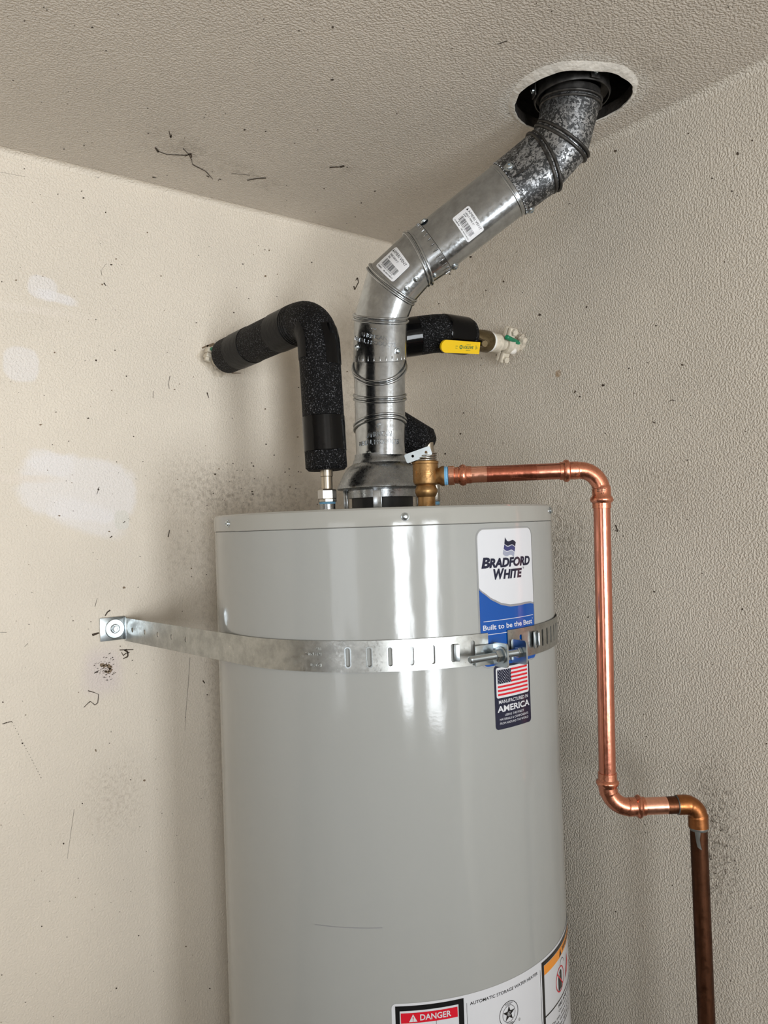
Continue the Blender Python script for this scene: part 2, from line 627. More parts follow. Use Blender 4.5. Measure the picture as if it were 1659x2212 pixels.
def add_poly(bm, loops):
    if not isinstance(loops[0][0], (tuple, list)):
        loops = [loops]
    vv = [[Vector((p[0], p[1], 0)) for p in lp_] for lp_ in loops]
    flat = [p for lp_ in vv for p in lp_]
    bv = [bm.verts.new(p) for p in flat]
    for tri in tessellate_polygon(vv):
        try:
            f = bm.faces.new([bv[i] for i in tri])
            f.normal_update()
            if f.normal.z < 0:
                f.normal_flip()
        except ValueError:
            pass


def art_bm(name, bm, mapping, mat, parent, step=None, thick=0.0, smooth=False, label=None):
    if step:
        for ax in (0, 1):
            st = step if ax == 0 else (step if isinstance(mapping, tuple) else None)
            if not st:
                continue
            lo = min(v.co[ax] for v in bm.verts)
            hi = max(v.co[ax] for v in bm.verts)
            n = int((hi - lo) / st)
            for i in range(1, n + 1):
                pl = Vector((0, 0, 0))
                pl[ax] = lo + i * st
                no = Vector((1, 0, 0)) if ax == 0 else Vector((0, 1, 0))
                bmesh.ops.bisect_plane(bm, geom=bm.verts[:] + bm.edges[:] + bm.faces[:], plane_co=pl, plane_no=no, dist=1e-7)
    fn = mapping[0] if isinstance(mapping, tuple) else mapping
    if thick:
        r = bmesh.ops.solidify(bm, geom=bm.faces[:], thickness=-thick)
    for v in bm.verts:
        v.co = fn(v.co.x, v.co.y, v.co.z)
    if thick:
        bmesh.ops.recalc_face_normals(bm, faces=bm.faces)
    me = bpy.data.meshes.new(name)
    bm.to_mesh(me)
    bm.free()
    return link(name, me, mat, parent, 30.0 if smooth else 0, label)


TXT = {}


def text_bm(bm, s, x0, y0, w, h, bold=0.0, shear=0.0, align='L', space=1.0):
    """write s into bm: left x0 (or centre), baseline y0, cap height h, width w (None keeps proportions)"""
    key = (s, bold, shear, space)
    if key not in TXT:
        cu = bpy.data.curves.new('t', 'FONT')
        cu.body, cu.size, cu.offset, cu.shear, cu.space_character = s, 1.0, bold, shear, space
        cu.resolution_u = 3
        cu.fill_mode = 'FRONT'
        ob = bpy.data.objects.new('t', cu)
        COL.objects.link(ob)
        dg = bpy.context.evaluated_depsgraph_get()
        me = bpy.data.meshes.new_from_object(ob.evaluated_get(dg))
        TXT[key] = ([v.co.copy() for v in me.vertices], [tuple(p.vertices) for p in me.polygons])
        bpy.data.objects.remove(ob)
        bpy.data.curves.remove(cu)
        bpy.data.meshes.remove(me)
    vs, fs = TXT[key]
    lo, hi = min(v.x for v in vs), max(v.x for v in vs)
    cap = 0.729
    sy = h / cap
    sx = (w / (hi - lo)) if w else sy
    if align == 'C':
        x0 = x0 - (hi - lo) * sx / 2
    bv = [bm.verts.new(((v.x - lo) * sx + x0, v.y * sy + y0, 0)) for v in vs]
    for f in fs:
        try:
            g = bm.faces.new([bv[i] for i in f])
            g.normal_update()
            if g.normal.z < 0:
                g.normal_flip()
        except ValueError:
            pass


def rrect(x0, y0, x1, y1, r, n=6):
    out = []
    for cx, cy, a in ((x1 - r, y1 - r, 0), (x0 + r, y1 - r, 90), (x0 + r, y0 + r, 180), (x1 - r, y0 + r, 270)):
        for k in range(n + 1):
            t = math.radians(a + 90 * k / n)
            out.append((cx + r * math.cos(t), cy + r * math.sin(t)))
    return out


def rect(x0, y0, x1, y1):
    return [(x0, y0), (x1, y0), (x1, y1), (x0, y1)]


def disc(cx, cy, r, n=20, ry=None):
    return [(cx + r * math.cos(2 * math.pi * k / n), cy + (ry or r) * math.sin(2 * math.pi * k / n)) for k in range(n)]


def ringpoly(cx, cy, r0, r1, n=32):
    return [disc(cx, cy, r1, n), disc(cx, cy, r0, n)[::-1]]


def stroke(p, q, w):
    dx, dy = q[0] - p[0], q[1] - p[1]
    L = math.hypot(dx, dy) or 1
    nx, ny = -dy / L * w / 2, dx / L * w / 2
    return [(p[0] + nx, p[1] + ny), (p[0] - nx, p[1] - ny), (q[0] - nx, q[1] - ny), (q[0] + nx, q[1] + ny)]


# ------------------------------------------------------------------ the room
def structure(name, mb, mat, parent=None, smooth=0):
    o = mb.build(name, mat, parent, smooth)
    if parent is None:
        o['kind'] = 'structure'
    return o


T = 0.1
wall_left = structure('wall_left', MB().box((ROOM_X / 2, -T / 2, CEIL / 2), Vector((ROOM_X, 0, 0)), Vector((0, T, 0)), Vector((0, 0, CEIL))), 'wall_left')
wall_right = structure('wall_right', MB().box((-T / 2, ROOM_Y / 2 - T / 2, CEIL / 2), Vector((T, 0, 0)), Vector((0, ROOM_Y + T, 0)), Vector((0, 0, CEIL))), 'wall_right')
structure('floor', MB().box((ROOM_X / 2, ROOM_Y / 2, -0.05), Vector((ROOM_X + 2 * T, 0, 0)), Vector((0, ROOM_Y + 2 * T, 0)), Vector((0, 0, 0.1))), 'floor')
mb = MB()
for a, b in ((0.0, DOORS[0][0]), (DOORS[0][1], DOORS[1][0]), (DOORS[1][1], ROOM_X)):
    mb.box(((a + b) / 2, ROOM_Y + T / 2, CEIL / 2), Vector((b - a, 0, 0)), Vector((0, T, 0)), Vector((0, 0, CEIL)))
for a, b, h, _ in DOORS:
    mb.box(((a + b) / 2, ROOM_Y + T / 2, (CEIL + h) / 2), Vector((b - a, 0, 0)), Vector((0, T, 0)), Vector((0, 0, CEIL - h)))
structure('wall_back', mb, 'plain_wall')
mb = MB()
for a, b, z0, z1 in ((0, 1.85, 0, CEIL), (3.35, ROOM_Y, 0, CEIL), (1.85, 3.35, 1.85, CEIL), (1.85, 3.35, 0, 0.35)):
    mb.box((ROOM_X + T / 2, (a + b) / 2, (z0 + z1) / 2), Vector((T, 0, 0)), Vector((0, b - a, 0)), Vector((0, 0, z1 - z0)))
structure('wall_side', mb, 'plain_wall')

# unseen waist-high partition, added to block light from the lower walls
structure('shade_partition', MB().box((2.45, 2.40, 0.415), Vector((4.1, 0, 0)), Vector((0, T, 0)), Vector((0, 0, 0.83))), 'plain_wall')

# ceiling with the ragged hole the vent goes through
NH = 72
hrng = random.Random(4)
jit = [1 + 0.035 * math.sin(3 * k * 2 * math.pi / NH + 1) + 0.02 * (hrng.random() - 0.5) for k in range(NH)]
hole = [Vector((ho.x + HOLE_R * jit[k] * math.cos(2 * math.pi * k / NH), ho.y + HOLE_R * jit[k] * math.sin(2 * math.pi * k / NH), 0)) for k in range(NH)]


def sq(k):                                    # same bearing on a square about the hole
    a = 2 * math.pi * k / NH
    c, s = math.cos(a), math.sin(a)
    q = 0.1414 / max(abs(c), abs(s))
    return Vector((ho.x + q * c, ho.y + q * s, 0))


sqs = [sq(k) for k in range(NH)]
x0, x1, y0, y1 = ho.x - 0.1414, ho.x + 0.1414, ho.y - 0.1414, ho.y + 0.1414
mb = MB()
th = 0.016
for z in (CEIL, CEIL + th):
    vs = [p + Vector((0, 0, z)) for p in hole + sqs]
    mb.add(vs, [(k, (k + 1) % NH, NH + (k + 1) % NH, NH + k) for k in range(NH)])
    for (a, b, c, d) in ((-T, x0, -T, ROOM_Y + T), (x1, ROOM_X + T, -T, ROOM_Y + T), (x0, x1, -T, y0), (x0, x1, y1, ROOM_Y + T)):
        mb.add([(a, c, z), (b, c, z), (b, d, z), (a, d, z)], [(0, 1, 2, 3)])
edge = MB()
edge.add([p + Vector((0, 0, CEIL)) for p in hole] + [p + Vector((0, 0, CEIL + th)) for p in hole], [(k, (k + 1) % NH, NH + (k + 1) % NH, NH + k) for k in range(NH)])
ceiling = structure('ceiling', mb, 'ceiling')
edge.build('hole_edge', 'dark_board', ceiling, 60)
# lumpy white plaster lip round the hole
mb = MB()
rings = []
for k in range(NH):
    a = 2 * math.pi * k / NH
    d = Vector((math.cos(a), math.sin(a), 0))
    back = 0.5 + 0.5 * math.cos(a - math.atan2(CAM.y - ho.y, CAM.x - ho.x))     # thickest on the camera side
    w = 0.0008 + 0.0110 * back ** 1.4 + 0.0012 * math.sin(5 * a)
    hh = 0.0002 + 0.0040 * back + 0.0006 * math.sin(7 * a + 1)
    r0 = HOLE_R * jit[k]
    c = Vector((ho.x, ho.y, CEIL))
    rings.append([c + d * (r0 + 0.0006) + Vector((0, 0, 0.002)), c + d * (r0 - 0.0004 * back), c + d * r0 - Vector((0, 0, hh)), c + d * (r0 + w * 0.4) - Vector((0, 0, hh * 0.9)), c + d * (r0 + w) - Vector((0, 0, 0.0015)), c + d * (r0 + w * 1.6) + Vector((0, 0, 0.0005)), c + d * (r0 + 0.004) + Vector((0, 0, th * 0.4))])
mb.loft(rings, closed=True)
mb.build('plaster_lip', 'plaster', ceiling, 60)
# caulked coves where the planes meet
def cove(name, a, b, n1, n2, mat, r=0.009):
    a, b, n1, n2 = Vector(a), Vector(b), Vector(n1), Vector(n2)
    rings = []
    for p in (a, b):
        c = p + (n1 + n2) * r
        rings.append([p - (n1 + n2) * 0.001] + [c - n1 * (r * math.cos(math.pi / 2 * k / 8)) - n2 * (r * math.sin(math.pi / 2 * k / 8)) + (n1 + n2) * 0.0002 for k in range(9)])
    structure(name, MB().loft(rings), mat, None, 60)


cove('trim_1', (0, 0, CEIL), (ROOM_X, 0, CEIL), (0, 1, 0), (0, 0, -1), 'wall_left', 0.010)
cove('trim_2', (0, 0, CEIL), (0, ROOM_Y, CEIL), (1, 0, 0), (0, 0, -1), 'wall_right', 0.012)
cove('trim_3', (0, 0, 0), (0, 0, CEIL), (1, 0, 0), (0, 1, 0), 'wall_left', 0.008)

# dark box added above the hole to shut out sky light
mb = MB()
for ang in range(4):
    d = Vector((math.cos(ang * math.pi / 2), math.sin(ang * math.pi / 2), 0))
    e = Vector((-d.y, d.x, 0))
    mb.box(hc + d * 0.115 + Vector((0, 0, 0.15)), d * 0.03, e * 0.28, Vector((0, 0, 0.26)))
mb.box(hc + Vector((0, 0, 0.30)), Vector((0.3, 0, 0)), Vector((0, 0.3, 0)), Vector((0, 0, 0.03)))
mb.build('attic_dark_box', 'dark_board', ceiling, 0)

# ------------------------------------------------------------------ water heater
ZTOP, ZSEAM = 1.5530, 1.5300
heater = thing('water_heater', 'tall pale grey cylindrical tank water heater standing in the corner', 'water heater', (AX.x, AX.y, 0))
MB().lathe([(RT - 0.004, 0.0), (RT, 0.004), (RT, ZSEAM - 0.0012), (RT - 0.004, ZSEAM)], AX, seg=160).build('jacket', 'tank', heater, 30)
MB().lathe([(RT - 0.003, ZSEAM - 0.0022), (RT - 0.003, ZSEAM + 0.0008)], AX, seg=128).build('seam', 'gap', heater, 30)
MB().lathe([(RT + 0.0002, ZSEAM - 0.0005), (RT + 0.0012, ZSEAM + 0.0004), (RT + 0.0012, ZTOP - 0.006), (RT + 0.0006, ZTOP - 0.0028), (RT - 0.0018, ZTOP - 0.0006), (RT - 0.006, ZTOP), (0.11, ZTOP - 0.0005), (0.0, ZTOP)], AX, seg=160).build('top_cap', 'tank_cap', heater, 30)
# pan-head screws of the cap
scr = MB().lathe([(0.0052, 0), (0.0052, 0.0008), (0.0040, 0.0012), (0.0038, 0.0024), (0.0026, 0.0034), (0.0012, 0.0036), (0.0010, 0.0022), (0.0, 0.0022)], (0, 0, 0), seg=16).mesh()
scr_src = bpy.data.objects.new('screw', scr)
scr.materials.append(MAT['zinc'])
scr.shade_smooth()
scr.set_sharp_from_angle(angle=math.radians(40))
for (u, v) in ((494, 1131), (875, 1116), (1186, 1103)):
    s, z = cyl_hit(u, v)
    p = cyl_pt(s, z, RT + 0.0011)
    place(scr_src, 'screw', heater, p, (p - AX) * Vector((1, 1, 0)))


def on_tank(lift):
    return lambda x, y, z=0: cyl_pt(x, y, RT + lift + z)


STEP = 0.006
# --- big brand label
bx0, bx1, bz0, bz1 = 0.1215, 0.2245, 1.3485, 1.5210
W = bx1 - bx0
brand = art('brand_label', [rrect(bx0, bz0, bx1, bz1, 0.0105)], on_tank(0.0004), 'label', heater, STEP, smooth=True, label='white and blue maker label with flag emblem')
art('clear_border', [[rrect(bx0 - 0.002, bz0 - 0.002, bx1 + 0.002, bz1 + 0.002, 0.0125), rrect(bx0 - 0.0014, bz0 - 0.0014, bx1 + 0.0014, bz1 + 0.0014, 0.0119)[::-1]]], on_tank(0.00035), 'label_grey', brand, STEP)


def wave(k):                                    # swoosh between white and blue, k = 0..1 across the label
    pts = ((0, 1.4478), (0.06, 1.4425), (0.2, 1.4330), (0.35, 1.4265), (0.5, 1.4235), (0.65, 1.4232), (0.8, 1.4238), (0.92, 1.4235), (1.0, 1.4215))
    for i in range(len(pts) - 1):
        if pts[i][0] <= k <= pts[i + 1][0]:
            t = (k - pts[i][0]) / (pts[i + 1][0] - pts[i][0])
            t = t * t * (3 - 2 * t) * 0.4 + t * 0.6
            return pts[i][1] + (pts[i + 1][1] - pts[i][1]) * t
    return pts[-1][1]


N = 24
top = [(bx0 + W * k / N, wave(k / N)) for k in range(N + 1)]
art('blue_field', [[(bx0, bz0 + 0.0105)] + [(bx0 + 0.0105 * (1 - math.cos(a * math.pi / 12)), bz0 + 0.0105 * (1 - math.sin(a * math.pi / 12))) for a in range(1, 6)] + [(bx0 + 0.0105, bz0), (bx1 - 0.003, bz0), (bx1, bz0 + 0.003)] + top[::-1]], on_tank(0.0006), 'blue', brand, STEP)
art('swoosh', [top + [(x, y - 0.0022 - 0.0006 * math.sin(math.pi * i / N)) for i, (x, y) in reversed(list(enumerate(top)))]], on_tank(0.0008), 'label_grey', brand, STEP)
bm = bmesh.new()
text_bm(bm, 'B', 0.1262, 1.4727, 0.0138, 0.0130, 0.045, 0.2)
text_bm(bm, 'RADFORD', 0.1386, 1.4727, 0.0800, 0.0113, 0.050, 0.2)
text_bm(bm, 'W', 0.1448, 1.4576, 0.0190, 0.0130, 0.045, 0.2)
text_bm(bm, 'HITE', 0.1618, 1.4576, 0.0372, 0.0113, 0.050, 0.2)
bm2 = bmesh.new()
art_bm('lettering', bm, on_tank(0.0007), 'navy', brand, 0.004)
text_bm(bm2, 'R', 0.2020, 1.4686, None, 0.0011, 0.02)
for lp_ in ([ringpoly(0.2024, 1.4691, 0.0010, 0.0013, 16)]):
    add_poly(bm2, lp_)
art_bm('registered_mark', bm2, on_tank(0.0007), 'navy', brand)


def flagband(y, h, lean):
    up, lo = [], []
    for i in range(13):
        k = i / 12
        o = -0.0048 * k + 0.0018 * math.sin(k * 2 * math.pi) * -1.0
        up.append((0.1672 + lean + 0.0206 * k, y + o))
        lo.append((0.1672 + lean - 0.0016 + 0.0206 * k, y - h + o))
    return up + lo[::-1]


eb = flagband(1.5078, 0.0058, 0.0002)
eb[0] = (eb[0][0], eb[0][1] + 0.0022)
eb[1] = (eb[1][0], eb[1][1] + 0.0010)
art('emblem_top', [eb], on_tank(0.0007), 'navy', brand, 0.004)
art('emblem_middle', [flagband(1.5010, 0.0056, -0.0014)], on_tank(0.0007), 'indigo', brand, 0.004)
art('emblem_bottom', [flagband(1.4944, 0.0056, -0.0032)], on_tank(0.0007), 'steelblue', brand, 0.004)
bm = bmesh.new()
text_bm(bm, 'Built to be the Best', 0.1254, 1.3944, 0.0930, 0.0066, 0.014)
text_bm(bm, "'", 0.2192, 1.3970, None, 0.005, 0.0)
add_poly(bm, rect(bx0 + 0.005, 1.4050, bx1 - 0.003, 1.4057))
add_poly(bm, rect(bx0 + 0.005, 1.3882, bx1 - 0.003, 1.3889))
art_bm('slogan', bm, on_tank(0.0008), 'label', brand, 0.004)

# --- flag label
ux0, ux1, uz0, uz1 = 0.1400, 0.2080, 1.2672, 1.3483
usl = art('origin_label', [rrect(ux0, uz0, ux1, uz1, 0.005)], on_tank(0.0004), 'navy', heater, STEP, smooth=True, label='navy label with a flag and white capitals')
fx0, fx1, fz0, fz1 = ux0 + 0.0030, ux1 - 0.0040, uz0 + 0.0405, uz1 - 0.0040
art('flag_field', [rrect(fx0, fz0 - 0.001, fx1 + 0.0005, fz1 + 0.001, 0.0028)], on_tank(0.0006), 'label', usl, STEP)
ax0, ax1, az0, az1 = fx0 + 0.0022, fx1 - 0.002, fz0 + 0.002, fz1 - 0.002
sh = (az1 - az0) / 13
cw = (ax1 - ax0) * 0.42
art('flag_stripe', [rect(ax0 if i < 6 else ax0 + cw, az0 + i * sh, ax1, az0 + (i + 1) * sh) for i in range(0, 13, 2)], on_tank(0.0008), 'red', usl, STEP)
art('flag_canton', [rect(ax0, az0 + 6 * sh, ax0 + cw, az1)], on_tank(0.0008), 'navy', usl, STEP)
stars = []
for r in range(9):
    for c in range(6 if r % 2 == 0 else 5):
        cx = ax0 + cw * ((c + 0.5 + (0.0 if r % 2 == 0 else 0.5)) / 6)
        cy = az1 - 7 * sh * (r + 0.5) / 9
        stars.append([(cx + (0.00075 if k % 2 == 0 else 0.0003) * math.sin(k * math.pi / 5), cy + (0.00075 if k % 2 == 0 else 0.0003) * math.cos(k * math.pi / 5)) for k in range(10)])
art('flag_stars', stars, on_tank(0.0010), 'label', usl)
bm = bmesh.new()
mx = (ux0 + ux1) / 2
text_bm(bm, 'MANUFACTURED IN', mx, uz0 + 0.0325, 0.0555, 0.0045, 0.010, align='C')
text_bm(bm, 'AMERICA', mx, uz0 + 0.0220, 0.0610, 0.0078, 0.028, align='C')
text_bm(bm, 'USING THE FINEST', mx, uz0 + 0.0160, 0.0360, 0.0029, 0.0, align='C')
text_bm(bm, 'MATERIALS & COMPONENTS', mx, uz0 + 0.0110, 0.0540, 0.0029, 0.0, align='C')
text_bm(bm, 'FROM AROUND THE WORLD', mx, uz0 + 0.0060, 0.0540, 0.0029, 0.0, align='C')
art_bm('lettering', bm, on_tank(0.0007), 'label', usl, 0.004)

# --- long instruction label near the bottom of the picture
dx0, dx1, dz1, dz0 = -0.0100, 0.3750, 0.9536, 0.62
wlab = art('warning_label', [rrect(dx0, dz0, dx1, dz1, 0.006)], on_tank(0.0004), 'label', heater, STEP, smooth=True, label='wide white instruction label wrapped round the tank')
art('black_frame', [[rect(dx0 + 0.0045, dz0 + 0.02, 0.0795, dz1 - 0.0030), rect(-0.0002, dz0 + 0.03, 0.0725, dz1 - 0.0090)[::-1]],
                    [rect(0.2105, dz0 + 0.02, dx1 - 0.004, dz1 - 0.0032), rect(0.2162, dz0 + 0.03, dx1 - 0.012, dz1 - 0.0092)[::-1]],
                    rect(0.2160, dz1 - 0.0770, dx1 - 0.012, dz1 - 0.0750), rect(0.0438, dz0 + 0.02, 0.0442, dz1 - 0.0238), rect(0.0832, dz0 + 0.02, 0.0836, dz1 - 0.0100), rect(0.2066, dz0 + 0.02, 0.2073, dz1 - 0.0110)], on_tank(0.0006), 'label_black', wlab, STEP)
art('danger_banner', [rect(0.0010, dz1 - 0.0238, 0.0712, dz1 - 0.0116)], on_tank(0.0006), 'red', wlab, STEP)
bm = bmesh.new()
text_bm(bm, 'DANGER', 0.0243, dz1 - 0.0210, 0.0385, 0.0072, 0.02)
add_poly(bm, [[(0.0108, dz1 - 0.0222), (0.0208, dz1 - 0.0222), (0.0158, dz1 - 0.0132)]])
art_bm('danger_word', bm, on_tank(0.0008), 'label', wlab, 0.004)
bm = bmesh.new()
text_bm(bm, '!', 0.0158, dz1 - 0.0213, None, 0.0055, 0.02, align='C')
art_bm('danger_mark', bm, on_tank(0.0010), 'red', wlab)
bm = bmesh.new()
text_bm(bm, 'AUTOMATIC STORAGE WATER HEATER', 0.0878, dz1 - 0.0136, 0.1125, 0.0040, 0.006, 0.0)
art_bm('heading', bm, on_tank(0.0007), 'label_black', wlab, 0.004)
bm = bmesh.new()
cx, cz = 0.1444, dz1 - 0.0408
for lp_ in (ringpoly(cx, cz, 0.0148, 0.0156), ringpoly(cx, cz, 0.0100, 0.0105)):
    add_poly(bm, lp_)
add_poly(bm, [(cx + (0.0100 if k % 2 == 0 else 0.0040) * math.sin(k * math.pi / 5), cz + (0.0100 if k % 2 == 0 else 0.0040) * math.cos(k * math.pi / 5)) for k in range(10)])
text_bm(bm, 'DESIGN', cx, cz + 0.0112, 0.0115, 0.0026, 0.0, align='C')
text_bm(bm, 'CERTIFIED', cx, cz - 0.0138, 0.0130, 0.0026, 0.0, align='C')
add_poly(bm, ringpoly(cx + 0.0172, cz - 0.0135, 0.0014, 0.0017, 16))
text_bm(bm, 'R', cx + 0.0172, cz - 0.0143, None, 0.0016, 0.0, align='C')
art_bm('certification_mark', bm, on_tank(0.0007), 'label_black', wlab, 0.004)
art('warning_triangle', [[(0.2225, dz1 - 0.1060), (0.2305, dz1 - 0.1060), (0.2270, dz1 - 0.0930)]], on_tank(0.0007), 'label_black', wlab)
bm = bmesh.new()
# gas can and the words under it
gx, gz = 0.2660, dz1 - 0.0500
text_bm(bm, 'FIRE AND EXPLOSION', 0.2560, dz1 - 0.0845, 0.0900, 0.0044, 0.015)
text_bm(bm, 'Can result in serious injury', 0.2560, dz1 - 0.0905, 0.0900, 0.0036, 0.0)
for i, line in enumerate(('Do not store or use', 'in the vicinity of this', 'or other appliance', 'the appliance')):
    text_bm(bm, line, 0.2330, dz1 - 0.0970 - i * 0.0060, 0.0800, 0.0042, 0.0)
art_bm('lettering', bm, on_tank(0.0007), 'label_black', wlab, 0.004)
bm = bmesh.new()
add_poly(bm, [(gx - 0.0075, gz - 0.0135), (gx + 0.0065, gz - 0.0135), (gx + 0.0065, gz + 0.0090), (gx + 0.0010, gz + 0.0125), (gx - 0.0075, gz + 0.0050)])
for k in range(8):
    a0, a1 = math.pi * k / 8, math.pi * (k + 1) / 8
    add_poly(bm, stroke((gx + 0.010 - 0.009 * math.cos(a0), gz + 0.015 + 0.008 * math.sin(a0)), (gx + 0.010 - 0.009 * math.cos(a1), gz + 0.015 + 0.008 * math.sin(a1)), 0.0008))
art_bm('gas_can', bm, on_tank(0.0007), 'label_black', wlab, 0.004)
bm = bmesh.new()
text_bm(bm, 'R', cx, cz - 0.0018, None, 0.0036, 0.0, align='C')
add_poly(bm, ringpoly(cx, cz, 0.0026, 0.0029, 20))
art_bm('star_mark', bm, on_tank(0.0009), 'label', wlab)
art('warning_banner', [rect(0.2166, dz1 - 0.0220, dx1 - 0.013, dz1 - 0.0098)], on_tank(0.0006), 'orange', wlab, STEP)
bm = bmesh.new()
text_bm(bm, 'WARNING', 0.2790, dz1 - 0.0196, 0.0560, 0.0076, 0.02)
add_poly(bm, [(0.2650, dz1 - 0.0208), (0.2750, dz1 - 0.0208), (0.2700, dz1 - 0.0112)])
art_bm('warning_word', bm, on_tank(0.0008), 'label_black', wlab, 0.004)
bm = bmesh.new()
add_poly(bm, ringpoly(gx, gz, 0.0150, 0.0166))
add_poly(bm, stroke((gx - 0.0110, gz + 0.0110), (gx + 0.0110, gz - 0.0110), 0.0020))
add_poly(bm, [(gx + 0.024, gz - 0.012), (gx + 0.036, gz - 0.008), (gx + 0.044, gz + 0.004), (gx + 0.038, gz + 0.018), (gx + 0.036, gz + 0.006), (gx + 0.030, gz - 0.002)])
art_bm('prohibition_sign', bm, on_tank(0.0009), 'red', wlab, STEP)
bm = bmesh.new()
add_poly(bm, [(gx - 0.0060, gz + 0.0055), (gx - 0.0015, gz + 0.0092), (gx - 0.0015, gz + 0.0066), (gx - 0.0060, gz + 0.0032)])
art_bm('can_handle', bm, on_tank(0.0008), 'label', wlab)
# pencil-thin scratch
art('scratch', [stroke((cyl_hit(680, 1997)[0], cyl_hit(680, 1997)[1]), cyl_hit(826, 2004), 0.0006)], on_tank(0.0003), 'label_grey', heater, STEP)

# ------------------------------------------------------------------ seismic strap
ZS, HS = 1.3722, 0.0382
RS = RT + 0.0018
left_bend = wl(269, 1357)
Q = Vector((left_bend.x - AX.x, 0.004 - AX.y, 0))


def arc_pts(a0, a1, r=RS, n=80):
    return [Vector((AX.x + r * math.cos(a0 + (a1 - a0) * k / n), AX.y + r * math.sin(a0 + (a1 - a0) * k / n), 0)) for k in range(n + 1)]


aq = math.atan2(Q.y, Q.x)
at = aq + math.acos(RS / Q.length)
s_end = cyl_hit(1052, 1395)[0]
left_path = Path([AX + Q] + arc_pts(at, PC + s_end / RT))
s_beg = cyl_hit(1094, 1385)[0]
Q2 = Vector((0.004 - AX.x, -0.02, 0))
at2 = math.atan2(Q2.y, Q2.x) % (2 * math.pi) - math.acos(RS / Q2.length)
right_path = Path(arc_pts(PC + s_beg / RT, at2) + [AX + Q2])


def on_path(path, lift=0.0):
    def f(x, y, z=0):
        t = path.tan(min(max(x, 0.0), path.L))
        n = Vector((t.y, -t.x, 0))
        p = path.at(x)
        n = n if n.dot(CAM - p) > 0 else -n
        return Vector((p.x, p.y, ZS + y)) + n * (lift + z)
    return f


def path_s(path, u):
    L = path.L if path.p[0].y < 0.3 else 0.145      # only the stretch that faces the room
    best = min((abs(proj(Vector((*path.at(i * L / 900).xy, ZS))).x - u), i) for i in range(901))
    return best[1] * L / 900


strap = thing('seismic_strap', 'long flat galvanised steel strap bolted to the left wall and wrapped round the tank', 'strap', (left_bend.x, 0.0, ZS))
holes = [disc(path_s(left_path, u), 0.001, 0.0034, 12, 0.0042)[::-1] for u in (287, 314, 342, 372, 403)]
slots = []
for u in (752, 797, 843, 890, 935):
    s = path_s(left_path, u)
    slots.append(rrect(s - 0.0026, -0.0125, s + 0.0026, 0.0105, 0.0025, 4)[::-1])
s982, s1018 = path_s(left_path, 979), path_s(left_path, 1021)
slots.append(rrect(s982 - 0.003, -0.012, s982 + 0.003, 0.010, 0.002, 3)[::-1])
slots.append(rrect(s1018 - 0.003, -0.012, s1018 + 0.003, 0.012, 0.0028, 4)[::-1])
outer = [(0.0, -HS / 2), (left_path.L, -HS / 2), (left_path.L, HS / 2), (0.0, HS / 2)]
art('strap_band', [[outer] + holes + slots], on_path(left_path), 'strap', strap, 0.008, thick=0.0011, smooth=True)
for i, lp_ in enumerate(slots[:5]):            # raised lips round the slots
    cxs = sum(p[0] for p in lp_) / len(lp_)
    art('slot_lip', [[rrect(cxs - 0.0040, -0.0139, cxs + 0.0040, 0.0119, 0.0038, 5), rrect(cxs - 0.0028, -0.0127, cxs + 0.0028, 0.0107, 0.0027, 5)[::-1]]], on_path(left_path, 0.0010), 'zinc', strap, thick=0.0007, smooth=True)
bm = bmesh.new()
sx = path_s(left_path, 695)
for s_, y_, w_ in (('UPS', 0.0075, 0.007), ('MADE IN USA', 0.0010, 0.021), ('HOLDRITE', -0.0125, 0.0155)):
    text_bm(bm, s_, 0.0, 0.0, w_, 0.0036)
    for v in bm.verts:                          # stamped through from the back: upside down and reversed
        if not v.tag:
            v.co = Vector((sx - v.co.x, y_ + 0.0036 - v.co.y, 0))
            v.tag = True
bmesh.ops.reverse_faces(bm, faces=bm.faces[:])
bmesh.ops.recalc_face_normals(bm, faces=bm.faces[:])
for f in bm.faces:
    if f.normal.z < 0:
        f.normal_flip()
art_bm('stamped_lettering', bm, on_path(left_path, 0.0011), 'strap', strap, thick=0.0007)
# wall plate, washer, lag screw
bc = wl(242, 1358)
PW = (bc.x - left_bend.x) * 2
X, Y, Z = Vector((1, 0, 0)), Vector((0, 1, 0)), Vector((0, 0, 1))
MB().box((bc.x, 0.0036, ZS + 0.003), X * PW, Y * 0.0016, Z * HS, 0.0005).build('wall_plate', 'zinc', strap, 30)
MB().lathe([(0.0160, 0), (0.0160, 0.0012), (0.0150, 0.0018), (0.0062, 0.0018), (0.0, 0.0018)], (bc.x - 0.003, 0.0045, ZS + 0.003), Y, 40).build('washer', 'zinc', strap, 30)
MB().lathe([(0.0072, 0), (0.0076, 0.0012), (0.0064, 0.0020)], (bc.x - 0.003, 0.0062, ZS + 0.003), Y, 24).lathe([(0.0056, 0), (0.0056, 0.0042), (0.0048, 0.0052), (0.0026, 0.0052), (0.0024, 0.0038), (0.0, 0.0036)], (bc.x - 0.003, 0.008, ZS + 0.003), Y, 6).build('lag_screw', 'zinc', strap, 30)
MB().box((bc.x - PW / 2 + 0.0004, 0.0062, ZS + 0.0015), X * 0.0016, Y * 0.0068, Z * HS, 0.0004).build('bend_lip', 'zinc', strap, 30)

